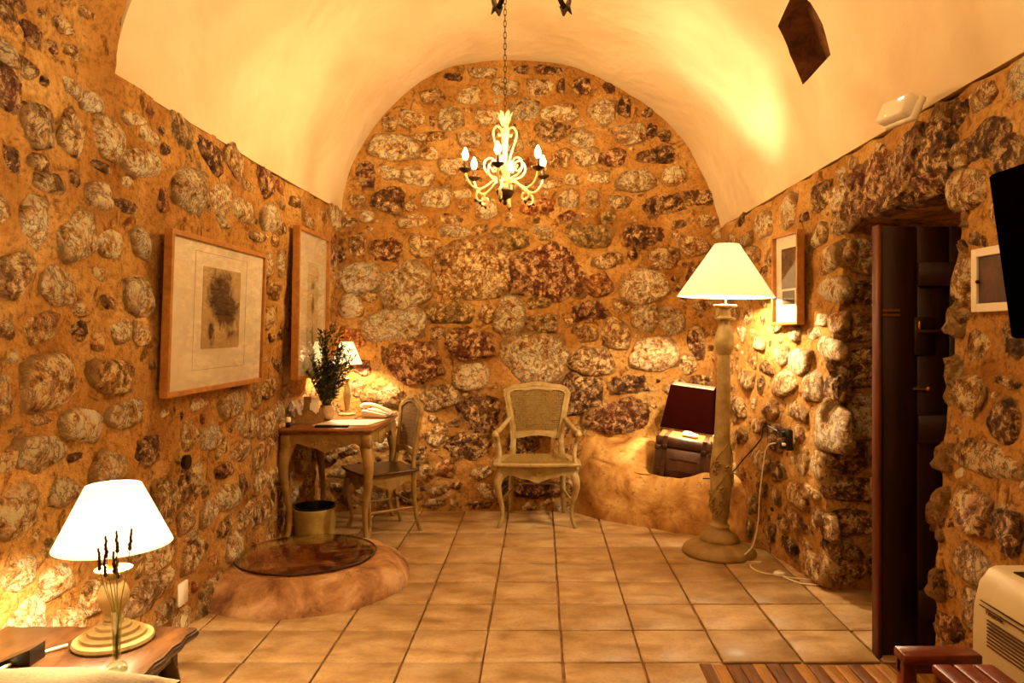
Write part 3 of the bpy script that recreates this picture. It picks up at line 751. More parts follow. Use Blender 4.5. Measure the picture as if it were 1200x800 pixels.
# ---- writing desk
DX0, DX1, DY0, DY1, DZ = -1.655, -1.055, 4.72, 5.58, .75
desk = empty('writing_desk', 'painted writing desk with dark wood top and carved apron beside left wall', 'desk', ((DX0+DX1)/2, (DY0+DY1)/2, 0))
dc = Vector(desk.location); hw, hl = (DX1-DX0)/2, (DY1-DY0)/2
m = MB(); m.box((0,0,DZ-.012), (2*hw, 2*hl, .024), bev=.008); m.box((0,0,DZ-.031), (2*hw-.03, 2*hl-.03, .016), bev=.005)
m.build('desk_top', M_DESKTOP, desk)
def apron_poly(h, z1, deep, n=24, shape=None):
    A = [(-h + 2*h*i/n, z1) for i in range(n+1)]; B = []
    for i in range(n+1):
        t = abs(2*i/n-1)
        drop = .085 + .03*(1-sst(.0,.32,t)) - .028*sst(.35,.75,t)*(1-sst(.8,1,t)) + deep*sst(.72,1.0,t)
        B.append((-h+2*h*i/n, z1-drop))
    return A, B
for y in (-hl+.035, hl-.035):
    m = MB(); A, B = apron_poly(hw-.05, DZ-.038, .04); m.strip(A, B, -.009, .009, lambda a,b,d,y=y: (a, y+d, b)); ap = m.build('apron', M_DESKP, desk)
    if y < 0:
        m = MB()
        for s in (-1,1):
            for k in range(4):
                a0 = k*.55; m.tube([(s*(.012+.022*k+.012*t), y-.011, DZ-.095+.010*sin(t*3+k)) for t in [q/4 for q in range(5)]], [.003,.006,.006,.005,.002], 6)
        m.tube([(0.01*cos(q), y-.011, DZ-.095+.012*sin(q)) for q in [i*.7 for i in range(10)]], .004, 6)
        m.build('carving', M_CREAM, ap)
for x in (-hw+.035, hw-.035):
    m = MB(); A, B = apron_poly(hl-.05, DZ-.038, .05, 30); m.strip(A, B, -.009, .009, lambda a,b,d,x=x: (x+d, a, b)); m.build('apron', M_DESKP, desk)
m = MB(); m.box((hw-.02, .0, DZ-.09), (.014, .30, .072), bev=.003); dr = m.build('drawer', M_DESKP, desk)
m = MB(); m.ball((hw+.0, .0, DZ-.09), (.012,.012,.012)); m.build('knob', M_BRASS, dr)
def cabriole(sx, sy, H, top=.032, foot=.014, bulge=.035, out=(1,1)):
    pts = []; rad = []
    for t, o, r in ((0,0,top),(.10,.0,top*1.05),(.2,.5,top*.98),(.32,.72,top*.82),(.5,.35,top*.62),(.68,-.1,top*.5),(.84,-.05,top*.46),(.94,.35,foot*1.15),(1,.62,foot)):
        pts.append((sx*out[0]*bulge*o, sy*out[1]*bulge*o, H*(1-t))); rad.append(r)
    S = spline([(*p, r) for p, r in zip(pts, rad)], 4)
    return [s[:3] for s in S], [s[3] for s in S]
for sx in (-1,1):
    for sy in (-1,1):
        p, r = cabriole(sx, sy, DZ-.04, .038, .016, .035)
        m = MB(); m.tube([(q[0]+sx*(hw-.055), q[1]+sy*(hl-.055), q[2]) for q in p], r, 10, up=(1,0,0))
        m.box((sx*(hw-.045), sy*(hl-.045), DZ-.085), (.062,.062,.09), bev=.006); m.build('leg', M_DESKP, desk)

# ---- cane armchair facing the room
def weave(m, inside, u0, u1, v0, v1, M, st=.0125, r=.0042):
    """woven cane: thin strands kept where the outline holds them"""
    for vert in (0,1):
        a0, a1 = (u0,u1) if vert else (v0,v1); k = a0+st/2
        while k < a1:
            b0, b1 = (v0,v1) if vert else (u0,u1); run = []; s = b0
            while s <= b1+1e-6:
                ok = inside(k, s) if vert else inside(s, k)
                if ok: run.append(s)
                s += .01
            if len(run) > 1:
                for off in (-.0026, .0026):
                    pts = []
                    for q in (run[0], (run[0]+run[-1])/2, run[-1]):
                        pts.append(M(k+off, q, .0012) if vert else M(q, k+off, -.0012))
                    m.tube(pts, r*.55, 4, cap=False)
            k += st
def seat_outline(wf, wb_, d):
    return spline([(-wf/2,-d/2),(-wf*.2,-d/2-.018),(wf*.2,-d/2-.018),(wf/2,-d/2)], 4)+spline([(wf/2,-d/2+.01),(wf/2-.005,0),(wb_/2,d/2)], 4)+[(-wb_/2,d/2)]+spline([(-wb_/2,d/2),(-wf/2+.005,0),(-wf/2,-d/2+.01)],4)
AC = empty('armchair', 'cream painted cane back armchair standing alone before the end wall', 'chair', (-.022, 5.39, 0))
SW, SB, SD, SH = .56, .44, .44, .45
m = MB(); m.prism(seat_outline(SW+.05, SB+.02, SD), SH-.022, SH, lambda a,b,d: (a,b,d)); se = bevel(m.build('seat', M_CREAM, AC), .006)
m = MB(); ins = lambda u, v: abs(u) < (SW/2-.03) - (v+SD/2)/SD*.06 and -SD/2+.035 < v < SD/2-.04
weave(m, ins, -SW/2, SW/2, -SD/2, SD/2, lambda a,b,d: (a, b, SH+.004+d), .016); wv = m.build('cane_weave', M_CANE, se, fix=False); wv['kind'] = 'stuff'
m = MB()
A, B = apron_poly(SW/2-.02, SH-.02, .035, 24); m.strip(A, B, -.011, .011, lambda a,b,d: (a, -SD/2+.022+d, b)); ap = m.build('apron', M_CREAM, AC)
m = MB()
for s in (-1,1):
    for k in range(3): m.tube([(s*(.010+.02*k+.014*t), -SD/2+.008, SH-.075+.009*sin(t*3+k)) for t in [q/4 for q in range(5)]], [.002,.005,.006,.005,.002], 6)
m.ball((0,-SD/2+.008,SH-.075), (.008,.005,.013)); m.build('carving', M_CANE, ap)
for s in (-1,1):
    m = MB(); m.prism([(-SD/2+.03,SH-.02),(SD/2-.02,SH-.02),(SD/2-.02,SH-.09),(0,SH-.075),(-SD/2+.03,SH-.105)], -.009, .009, lambda a,b,d,s=s: (s*(SW/2-.02-(a+SD/2)/SD*.055)+d, a, b)); m.build('apron', M_CREAM, AC)
for s in (-1,1):
    p, r = cabriole(s, -1, SH-.02, .031, .013, .038)
    m = MB(); m.tube([(q[0]+s*(SW/2-.035), q[1]-SD/2+.045, q[2]) for q in p], r, 10, up=(1,0,0)); m.build('leg', M_CREAM, AC)
    m = MB(); m.tube([(s*(SB/2-.03), SD/2-.03, SH-.02), (s*(SB/2-.03), SD/2-.03, .25), (s*(SB/2-.025), SD/2+.0, .10), (s*(SB/2-.02), SD/2+.03, 0)], [.024,.02,.017,.015], 8, up=(1,0,0)); m.build('leg', M_CREAM, AC)
    m = MB(); m.tube([(s*(SW/2-.045), -SD/2+.07, .19), (s*(SB/2-.03), SD/2-.02, .19)], .010, 8); m.build('stretcher', M_CREAM, AC)
m = MB(); m.tube([(-SB/2+.03, SD/2-.02, .235), (SB/2-.03, SD/2-.02, .235)], .010, 8); m.build('stretcher', M_CREAM, AC)
# back: a moulded cartouche frame, leaning backwards
def backM(y0, z0, lean=.16): return lambda a, b, d: (a, y0+(b-z0)*lean+d, b)
BM = backM(SD/2-.035, SH, .15)
def cart(wt, wb2, zt, zb, crest):
    half = spline([(wb2/2, zb), (wb2/2+.004, zb+.05), (wt/2-.012, zt-.13), (wt/2, zt-.075), (wt/2-.018, zt-.030), (wt/2-.07, zt-.004), (wt/4, zt-.004+crest*.3), (.03, zt+crest)], 5)
    L = [(-x, z) for x, z in half[::-1]]
    return half + L
def framed_back(parent, wt, wb2, zt, zb, crest, t, M, mat, cane, st=.0165, bot=True):
    out = cart(wt, wb2, zt, zb, crest)
    cz = (zt+zb)/2; inn = []
    n = len(out)
    for i, (x, z) in enumerate(out):
        a = out[max(i-1,0)]; b = out[min(i+1,n-1)]; tx, tz = b[0]-a[0], b[1]-a[1]; l = sqrt(tx*tx+tz*tz) or 1
        k = t*(1.35 if abs(x) < wt*.22 and z > cz else 1)
        inn.append((x - tz/l*k, z + tx/l*k))
    m = MB(); m.strip(out, inn, -.014, .014, M)
    zbot = lambda x: zb + .012*cos(x/wb2*2*pi)
    xs = [-wb2/2+wb2*i/16 for i in range(17)]
    m.strip([(x, zb+.022+.006*cos(x/wb2*2*pi)) for x in xs], [(x, zb-.022+.012*cos(x/wb2*2*pi)) for x in xs], -.013, .013, M)
    fr = bevel(m.build('back_frame', mat, parent), .005)
    m = MB()
    m.tube([Vector(M(x, z, -.014)) for x, z in [((a[0]*.5+b[0]*.5), (a[1]*.5+b[1]*.5)) for a, b in zip(out, inn)]], .0035, 6)
    for s in (-1,1):
        m.tube([Vector(M(s*(.008+.035*q/5), zt+crest-.026-.006*sin(q), -.016)) for q in range(6)], [.003,.006,.006,.006,.004,.002], 6)
    m.build('carving', mat, fr)
    def ins(u, v):
        if v < zb+.012 or v > zt+crest-t: return False
        cr = 0
        for i in range(n):
            (x1,z1),(x2,z2) = out[i], out[(i+1)%n]
            if (z1 > v) != (z2 > v) and u < (x2-x1)*(v-z1)/(z2-z1)+x1: cr += 1
        return cr % 2 == 1 and min((u-x)**2+(v-z)**2 for x, z in out) > (t*.8)**2
    m = MB(); weave(m, ins, -wt/2, wt/2, zb, zt+crest, lambda a,b,d: M(a,b,d), st)
    cw = m.build('cane_weave', cane, parent, fix=False); cw['kind'] = 'stuff'
    return fr
framed_back(AC, .50, .40, .965, .600, .022, .042, BM, M_CREAM, M_CANE)
for s in (-1,1):
    m = MB(); m.tube([BM(s*(SB/2-.035), SH-.02, 0), BM(s*.178, .53, 0), BM(s*.178, .62, 0)], [.023,.019,.02], 8, (1.1,.8), up=(1,0,0)); m.build('back_post', M_CREAM, AC)
    arm = empty  # armrest with its support
    pts = spline([BM(s*.205, .715, 0), (s*.245, .10, .675), (s*.280, -.02, .645), (s*.292, -.10, .650), (s*.292, -.135, .640)], 5)
    m = MB(); m.tube(pts, [.017+.006*sst(.5,1,i/(len(pts)-1)) for i in range(len(pts))], 8, up=(0,0,1)); m.ball((s*.292,-.135,.638), (.024,.022,.024)); ar = m.build('armrest', M_CREAM, AC)
    pts = spline([(s*.287,-.12,.63), (s*.275,-.10,.58), (s*.262,-.125,.51), (s*.268,-.16,SH-.01)], 5)
    m = MB(); m.tube(pts, [.017]*len(pts), 8, up=(1,0,0)); m.build('arm_support', M_CREAM, AC)

# ---- cane side chair pulled up to the desk
CH = empty('side_chair', 'painted side chair with an arched cane back, pulled up to the desk', 'chair', (-1.09, 5.14, 0), radians(-56))
cw_, cb, cd, chh = .42, .36, .38, .435
m = MB(); m.prism(seat_outline(cw_+.03, cb+.02, cd+.02), chh-.02, chh, lambda a,b,d: (a,b,d)); bevel(m.build('seat', M_TABLE, CH), .006)
A, B = apron_poly(cw_/2-.02, chh-.02, .03, 20); m = MB(); m.strip(A, B, -.009, .009, lambda a,b,d: (a, -cd/2+.02+d, b)); m.build('apron', M_DESKP, CH)
for s in (-1,1):
    m = MB(); A, B = apron_poly(cd/2-.02, chh-.02, .02, 20); m.strip(A, B, -.008, .008, lambda a,b,d,s=s: (s*(cw_/2-.025-(a+cd/2)/cd*.03)+d, a, b)); m.build('apron', M_DESKP, CH)
    p, r = cabriole(s, -1, chh-.02, .026, .012, .028)
    m = MB(); m.tube([(q[0]+s*(cw_/2-.035), q[1]-cd/2+.04, q[2]) for q in p], r, 10, up=(1,0,0)); m.build('leg', M_DESKP, CH)
    m = MB(); m.tube([(s*(cb/2-.02), cd/2-.02, chh-.0), (s*(cb/2-.02), cd/2-.02, .25), (s*(cb/2-.02), cd/2+.0, .10), (s*(cb/2-.02), cd/2+.03, 0)], [.02,.018,.015,.013], 8, up=(1,0,0)); m.build('leg', M_DESKP, CH)
    m = MB(); m.tube([(s*(cw_/2-.04), -cd/2+.05, .17), (s*(cb/2-.02), cd/2-.01, .17)], .009, 8); m.build('stretcher', M_DESKP, CH)
m = MB(); m.tube([(-cb/2+.02, cd/2-.02, .20), (cb/2-.02, cd/2-.02, .20)], .009, 8); m.build('stretcher', M_DESKP, CH)
BM2 = backM(cd/2-.02, chh, .14)
framed_back(CH, .36, .31, .885, .545, .035, .034, BM2, M_DESKP, M_CANED, .015)
for s in (-1,1):
    m = MB(); m.tube([BM2(s*(cb/2-.02), chh-.02, 0), BM2(s*.14, .50, 0), BM2(s*.14, .56, 0)], [.018,.016,.016], 8, up=(1,0,0)); m.build('back_post', M_DESKP, CH)
m = MB(); m.tube([BM2(.012, .68, .017), BM2(.012, .76, .017)], .004, 5); m.tube([BM2(-.02, .755, .017), BM2(.04, .755, .017)], .004, 5)
m.build('tag', M_WHITE, CH)

# ---- lamps
def shade(parent, z0, z1, r0, r1, mat, seg=40, sides=None, twist=0):
    m = MB(); n = sides or seg; th = .0025; an = pi/4 if sides else 0
    m.lathe([(r0, z0), (r1, z1), (r1-th, z1), (r0-th, z0), (r0, z0)], seg=n, cap=False, ang=an+twist, smooth=not sides)
    s = m.build('lamp_shade', mat, parent)
    m = MB(); zc = z0+(z1-z0)*.8; rc = r0+(r1-r0)*.8-.004
    for k in range(3):
        a = 2*pi*k/3; m.tube([(0,0,zc-.02), (rc*cos(a), rc*sin(a), zc)], .0018, 5)
    m.lathe([(.012,zc-.05),(.014,zc-.02),(.010,zc-.01)], seg=10); m.build('shade_carrier', M_BRASS, s)
    return s
# floor lamp
fl = empty('floor_lamp', 'tall cream turned-wood floor lamp with lit cone shade and carved flowers', 'lamp', (1.10, 4.62, 0), rot=(0, radians(1.5), 0))
m = MB(); m.lathe(spline([(.215,0),(.223,.008),(.222,.022),(.205,.045),(.16,.065),(.125,.075)], 4)+spline([(.118,.08),(.120,.095),(.108,.115),(.075,.135),(.058,.15),(.056,.165)], 4), seg=40); m.build('base', M_DESKP, fl)
m = MB(); prof = [(.056,.16),(.060,.172),(.050,.185),(.046,.2),(.052,.215),(.052,.235),(.058,.30),(.064,.42),(.066,.52),(.062,.60),(.054,.66),(.048,.74),(.043,.95),(.037,1.18),(.034,1.22)]
m.lathe(spline(prof, 3), seg=20)
m.lathe(spline([(.036,1.22),(.046,1.235),(.058,1.27),(.060,1.31),(.050,1.36),(.036,1.405),(.033,1.43)], 4), seg=20)
m.lathe([(.034,1.43),(.062,1.436),(.064,1.446),(.036,1.455),(.030,1.48),(.036,1.505),(.070,1.512),(.072,1.522),(.066,1.528)], seg=24)
pole = m.build('pole', M_CREAM, fl)
m = MB(); rnd = random.Random(4)
for k in range(16):
    a = rnd.uniform(-pi, .4) if k < 12 else rnd.uniform(0, 6.28); z = .27+.42*k/16; r = .062
    c = Vector((r*cos(a), r*sin(a), z))
    for q in range(5):
        b = q*2*pi/5; t1 = Vector((-sin(a),cos(a),0)); u = Vector((0,0,1)); nrm = Vector((cos(a),sin(a),0))
        m.ball(c+nrm*.006+(t1*cos(b)+u*sin(b))*.014, (.011,.011,.010), 6, 4)
for k in range(3): m.tube([((.066)*cos(a*1.0+k*2), .066*sin(a+k*2), .22+.46*i/20) for i in range(21) for a in [i*.25]], .0045, 5)
m.build('carved_flowers', M_DESKP, pole)
m = MB(); m.tube([(0,0,1.52),(0,0,1.66)], .006, 8); m.build('stem', M_CREAMMET, fl)
shade(fl, 1.575, 1.90, .295, .075, M_SHADE)
lamp('bulb_light', (0,0,1.68), SHADE_FLOOR, .035, fl)
# bedside lamp
bl = empty('table_lamp', 'lit cream table lamp with turned stem on the bedside table', 'lamp', (-1.187, 2.09, .501))
m = MB(); m.lathe([(.100,0),(.103,.006),(.100,.014),(.084,.018),(.082,.026),(.066,.030),(.064,.038),(.046,.042),(.044,.05),(.030,.055)], seg=40); m.build('base', M_CREAM, bl)
m = MB(); m.lathe(spline([(.026,.05),(.029,.056),(.024,.062),(.028,.068),(.024,.075),(.026,.086),(.037,.112),(.040,.132),(.033,.154),(.022,.168),(.025,.175),(.020,.182),(.024,.194)], 3)+[(.046,.198),(.048,.204),(.02,.208)], seg=24)
m.build('stem', M_CREAM, bl)
m = MB(); m.lathe([(.014,.205),(.014,.29)], seg=10); m.build('socket', M_BRASS, bl)
shade(bl, .270, .436, .150, .070, M_SHADE)
lamp('bulb_light', (0,0,.335), SHADE_BED, .03, bl)
# desk lamp
dl = empty('table_lamp', 'small lit lamp with white cone shade at the back of the desk', 'lamp', (-1.415, 5.50, DZ+.001))
m = MB(); m.lathe(spline([(.062,0),(.064,.01),(.050,.018),(.022,.026),(.014,.04)], 3), seg=24); m.build('base', M_CREAM, dl)
m = MB(); m.lathe(spline([(.012,.035),(.020,.08),(.028,.14),(.020,.20),(.011,.24),(.020,.26),(.020,.27),(.009,.29),(.008,.40)], 3), seg=16); m.build('stem', M_CREAM, dl)
shade(dl, .372, .535, .110, .045, M_SHADE)
lamp('bulb_light', (0,0,.43), SHADE_DESK, .025, dl)

# ---- chandeliers
def bulb(parent, loc, mat):
    m = MB(); m.lathe(spline([(.006,0),(.013,.012),(.017,.028),(.013,.046),(.006,.062),(.002,.070)], 2), loc, 10)
    return m.build('bulb', mat, parent)
M_BULB_F, M_BULB_N = m_emit('bulb_glow', WARM, BULB_FAR), m_emit('bulb_glow_near', WARM, BULB_NEAR)
def chandelier(name, label, loc, rot, chain_top, watts, group, M_CREAMMET=M_CREAMMET):
    ch = empty(name, label, 'chandelier', loc, group=group)
    rz = radians(rot)
    m = MB(); m.lathe(spline([(.004,-.075),(.012,-.065),(.008,-.05),(.016,-.04),(.036,-.03),(.048,-.008),(.052,.008),(.040,.012),(.012,.02)], 3), seg=20); m.build('bowl', M_DARKMET, ch)
    m = MB(); m.tube([(0,0,.01),(0,0,.40)], .006, 8)
    m.lathe(spline([(.010,.01),(.020,.03),(.012,.05),(.022,.07),(.010,.10)], 3), seg=12); m.build('stem', M_CREAMMET, ch)
    m = MB() # crown of leaves
    for k in range(6):
        a = k*pi/3; m.tube([(0.008*cos(a),.008*sin(a),.385),(.026*cos(a),.026*sin(a),.41),(.034*cos(a),.034*sin(a),.44),(.046*cos(a),.046*sin(a),.455)], [.008,.016,.012,.002], 6, (1,.35), up=(-sin(a),cos(a),0))
    m.lathe([(.02,.38),(.028,.395),(.02,.41)], seg=12); m.build('crown', M_CREAMMET, ch)
    m = MB()
    for k in range(4):      # tall heart scrolls
        a = k*pi/2 + .25
        prof = [(.010,.09),(.030,.20),(.062,.30),(.066,.345),(.046,.372),(.024,.36),(.018,.335),(.030,.318),(.040,.33)]
        m.tube([(r*cos(a), r*sin(a), z) for r, z in spline(prof, 5)], .0062, 6, up=(-sin(a),cos(a),0))
    for k in range(6):      # C scrolls round the middle
        a = rz + k*pi/3 - pi/2
        prof = [(.020,.055),(.05,.075),(.095,.09),(.122,.125),(.118,.165),(.088,.185),(.060,.168),(.058,.138),(.080,.125),(.095,.142)]
        m.tube([(r*cos(a), r*sin(a), z) for r, z in spline(prof, 5)], .006, 6, up=(-sin(a),cos(a),0))
    m.build('scrolls', M_CREAMMET, ch)
    for k in range(6):
        a = rz + k*pi/3 - pi/2; ca, sa = cos(a), sin(a); up = (-sa, ca, 0)
        prof = [(.020,.055),(.065,.060),(.105,.030),(.150,.008),(.195,.020),(.226,.060),(.235,.098)]
        m = MB(); m.tube([(r*ca, r*sa, z) for r, z in spline(prof, 5)], .0062, 6, up=up)
        prof = [(.140,.010),(.165,-.012),(.172,-.042),(.152,-.062),(.128,-.050),(.128,-.025),(.146,-.022)]
        m.tube([(r*ca, r*sa, z) for r, z in spline(prof, 4)], .0065, 6, up=up); arm = m.build('arm', M_CREAMMET, ch)
        m = MB(); m.tube([(.166*ca,.166*sa,-.055),(.185*ca,.185*sa,-.066)], [.012,.002], 6, (1,.4)); m.tube([(.150*ca,.150*sa,-.062),(.145*ca,.145*sa,-.085)], [.012,.002], 6, (1,.4)); m.build('leaf', M_DARKMET, arm)
        cx, cy_ = .235*ca, .235*sa
        m = MB(); m.lathe(spline([(.004,.088),(.016,.094),(.034,.106),(.037,.114),(.030,.110),(.010,.108)], 2), (cx,cy_,0), 14); m.build('drip_cup', M_DARKMET, arm)
        m = MB(); m.lathe([(.0095,.108),(.0095,.160),(.007,.163)], (cx,cy_,0), 10); m.build('candle', M_DARKMET, arm)
        bulb(arm, (cx, cy_, .160), watts)
    # chain
    m = MB(); z = .455; k = 0; L = .034
    while z < chain_top:
        if k % 2: pts = [(.0075*cos(t), 0, z+L*.5+L*.62*sin(t)) for t in [i*2*pi/12 for i in range(13)]]
        else: pts = [(0, .0075*cos(t), z+L*.5+L*.62*sin(t)) for t in [i*2*pi/12 for i in range(13)]]
        m.tube(pts, .0022, 5, cap=False); z += L*.95; k += 1
    m.build('chain', M_DARKMET, ch)
    m = MB(); m.lathe([(.005,chain_top-.05),(.05,chain_top-.03),(.062,chain_top-.005),(.062,chain_top+.02)], seg=20); m.build('ceiling_cup', M_CREAMMET, ch)
    return ch
CZ = 2.155
chandelier('chandelier', 'six-light scrolled chandelier hanging before the end wall', (-.20, 4.27, CZ), -7, 1.20, M_BULB_F, None)
chandelier('chandelier', 'nearer chandelier, only dark leaf tips showing at the top edge', (-.02, 1.57, CZ+.005), 30, 1.20, M_BULB_N, None, M_DARKMET)  # metalwork all dark here where the far one is cream

# ---- pictures
def m_print(name, blobs, paper, ink, frq, dist=.6):
    t = NT(name); v = t.coord('object'); n = t.noise(v, frq, 6, .75, 1.0)
    tot = None
    for (cx, cz, rx, rz_, k) in blobs:
        mp = t.new('ShaderNodeMapping'); mp.inputs['Location'].default_value = (-cx/rx, 0, -cz/rz_); mp.inputs['Scale'].default_value = (1/rx, 0.001, 1/rz_); t.link(v, mp.inputs['Vector'])
        ln = t.new('ShaderNodeVectorMath', operation='LENGTH'); t.link(mp.outputs[0], ln.inputs[0])
        q = t.math('MULTIPLY', t.math('SUBTRACT', 1.0, ln.outputs['Value']), k)
        tot = q if tot is None else t.math('MAXIMUM', tot, q)
    h = t.math('ADD', tot, t.math('MULTIPLY', t.math('SUBTRACT', n, .5), 2.2))
    c = t.ramp(h, [(.0, srgb(paper)), (.12, srgb(paper)), (.55, srgb(ink))]); t.color(c); t.set(Roughness=.8); return t.m
def picture(label, loc, rz, w_, h_, prints, tilt=0, fw=.022, dep=.035, group=None):
    """local frame: x along the wall, -y into the room, z up; loc is the centre of the back"""
    o = empty('framed_picture', label, 'picture', loc, rot=(tilt, 0, rz))
    m = MB(); m.box((0,-.006,0), (w_-.004, .012, h_-.004)); m.build('backing', M_FRAME, o)
    m = MB()
    for s in (-1,1):
        m.box((s*(w_/2-fw/2), -dep/2, 0), (fw, dep, h_)); m.box((0, -dep/2, s*(h_/2-fw/2)), (w_-2*fw, dep, fw))
    bevel(m.build('frame', M_FRAME, o), .002)
    m = MB(); m.box((0,-.016,0), (w_-2*fw, .006, h_-2*fw)); mt = m.build('mat', M_MAT, o)
    for (cx, cz, pw, ph, mat, ln) in prints:
        m = MB(); m.box((0,0,0), (pw, .002, ph)); p = m.build('print', mat, mt); p.location = (cx, -.0205, cz)
        if ln:
            m = MB()
            for s in (-1,1): m.box((cx+s*(pw/2+ln), -.0195, cz-ln*.2), (.0015,.001,ph+2.0*ln)); m.box((cx, -.0195, cz-ln*.2+s*(ph/2+ln)), (pw+2*ln,.001,.0015))
            m.build('plate_line', M_LETTER, mt)
    m = MB(); m.box((0,-.027,0), (w_-2*fw, .002, h_-2*fw)); m.build('glass', M_PANE, o)
    return o
tree = m_print('tree_print', [(-.02,.07,.19,.15,1.2),(.04,.0,.20,.13,1.1),(-.11,-.11,.06,.08,.9),(.12,-.12,.1,.07,.6)], '#c9ac78', '#3c1c08', 16)
fig = m_print('figure_print', [(.0,.13,.06,.05,.9),(.0,.0,.05,.10,.8),(.0,-.17,.018,.14,.6)], '#e0cda2', '#4a3a26', 18)
dk1 = m_print('dark_print', [(0,0,.3,.4,.9)], '#a07a44', '#4a3218', 26)
dk2 = m_print('brown_print', [(0,0,.2,.2,1.0)], '#a07a44', '#3c2410', 26)
picture('large square framed print of a dark tree on the left wall', (-1.585, 3.69, 1.44), pi/2, 1.09, .715, [(.0,.035,.43,.385,tree,.08)], tilt=radians(2.0), fw=.022, dep=.035)
picture('tall framed pale figure print on left wall above the desk', (-1.565, 5.08, 1.545), pi/2, .70, .98, [(.02,.0,.24,.56,fig,0)], tilt=radians(1.0), fw=.022, dep=.045)
picture('narrow oak-framed picture of two dark prints on right wall', (1.492, 4.47, 1.675), -pi/2+radians(7), .345, .545, [(.012,.062,.185,.24,dk1,0),(.012,-.112,.16,.082,dk2,0)], fw=.016, dep=.045)
# ---- things on and under the desk
D = DZ+.001
o = empty('letter_rack', 'wavy wooden letter rack holding papers on the desk', 'letter rack', (-1.545, 5.03, D), radians(18))
for y, s in ((-.045, 1.0), (.0, 1.15), (.045, 1.3)):
    A = [(-.085+.17*i/16, 0) for i in range(17)]; B = [(x, .075*s+.018*cos((x/.085)*pi*1.5)) for x, _ in A]
    m = MB(); m.strip(A, B, -.004, .004, lambda a,b,d,y=y: (a, y+d, b)); m.build('divider', M_LETTER, o)
for x in (-.088,.088):
    m = MB(); m.box((x,0,.03), (.007,.1,.06)); m.build('side', M_LETTER, o)
m = MB(); m.box((0,0,.003), (.176,.1,.006)); m.build('base', M_LETTER, o)
for i, (x, y, h_, a, nm, mat) in enumerate(((-.066,-.02,.15,-.30,'white leaflet sticking out left of the letter rack',M_PAPER),(-.015,.022,.165,.04,'tan card standing in the letter rack',M_LETTER),(.022,-.022,.125,.12,'folded white sheet in the letter rack beside the plant',M_PAPER),(.035,.022,.16,.03,'tallest white card at the back of the letter rack',M_PAPER))):
    m = MB(); m.box((0,0,0), (.05 if i != 0 else .022, .002, h_)); p = m.build('paper_sheet', mat)
    R = Matrix.Rotation(radians(18), 3, 'Z'); q = R @ Vector((x, y, 0)); p.location = (-1.545+q.x, 5.03+q.y, D+.008+h_/2*cos(a)+.012*abs(sin(a))); p.rotation_euler = (0, a, radians(18)); tag(p, nm, 'paper')
o = empty('bottle', 'small dark bottle with white cap on the desk corner', 'bottle', (-1.608, 4.79, D))
m = MB(); m.lathe([(.012,0),(.015,.003),(.015,.03),(.009,.036)], seg=14); m.build('body', M_BLACK, o)
m = MB(); m.lathe([(.015,.034),(.018,.036),(.018,.062),(.014,.066)], seg=14); m.ball((-.026,.0,.05), (.014,.008,.008)); m.build('cap', M_PAPER, o)
m = MB(); m.box((-1.33, 4.80, D+.007), (.21,.05,.014), Matrix.Rotation(radians(3),3,'Z'), bev=.003); tag(m.build('remote_control', M_BLACK), 'long black remote lying on the desk front edge', 'remote control')
m = MB()
m.grid(lambda a, b: (-1.48+.36*a+.05*b, 4.86+.03*a+.30*b, D+.0035+.0015*nz(a,b,0,2)), 8, 6); m.grid(lambda a, b: (-1.48+.36*a+.05*b, 4.86+.03*a+.30*b, D+.0005), 8, 6, flip=True)
tag(m.build('paper_map', M_PAPER, fix=False), 'large cream sheet spread flat on the desk top', 'paper')
# plant
pt = empty('potted_olive', 'bushy olive plant in a small clay pot on the desk', 'plant', (-1.48, 5.20, D))
m = MB(); m.lathe(spline([(.032,0),(.045,.015),(.054,.045),(.050,.075),(.040,.092),(.044,.100),(.040,.102),(.036,.09)], 3), seg=24); m.build('pot', M_POT, pt)
m = MB(); m.lathe([(.0,.088),(.037,.088)], seg=16, cap=False); m.build('soil', M_BLACK, pt)
rnd = random.Random(11); st_ = MB(); lf = MB(); lf2 = MB()
for k in range(56):
    a = rnd.uniform(0, 2*pi); sp = rnd.uniform(.04,.27); top = rnd.uniform(.18,.56)*(1-1.2*max(0, sp-.13))
    dx = -.06 if rnd.random() < .4 else .04
    pts = [Vector((.015*cos(a), .015*sin(a), .08)), Vector((sp*.45*cos(a)+dx*.3, sp*.45*sin(a), .08+top*.5)), Vector((sp*cos(a)+dx, sp*sin(a)*.8, .08+top))]
    S = [Vector(p) for p in spline([tuple(p) for p in pts], 8)]
    for v in S:
        if v.x < -.015: v.y -= (-.015-v.x)*1.6; v.x = -.015
    st_.tube(S, [.0022*(1-.6*i/len(S)) for i in range(len(S))], 4)
    for i in range(4, len(S)):
        for q in range(3):
            b = rnd.uniform(0, 2*pi); dr = Vector((cos(b), sin(b), rnd.uniform(.0,1.0))).normalized(); L = rnd.uniform(.034,.06)
            sd = dr.cross(Vector((0,0,1))).normalized()*L*.15; up = Vector((0,0,.003))
            if dr.x < 0: dr.x *= .35
            c0 = S[i]; M_ = lf2 if rnd.random() < .35 else lf
            M_.add([c0, c0+dr*L*.45+sd+up, c0+dr*L, c0+dr*L*.45-sd+up, c0+dr*L*.45-up], [(0,1,2,3),(0,4,2,1),(0,3,2,4)], False)
st_.build('stems', M_STEM, pt)
fo = lf.build('foliage', M_LEAF, pt, fix=False); fo['kind'] = 'stuff'
f2 = lf2.build('pale_foliage', M_LEAF2, pt, fix=False); f2['kind'] = 'stuff'  # highlights put into the colour of these scattered paler leaves
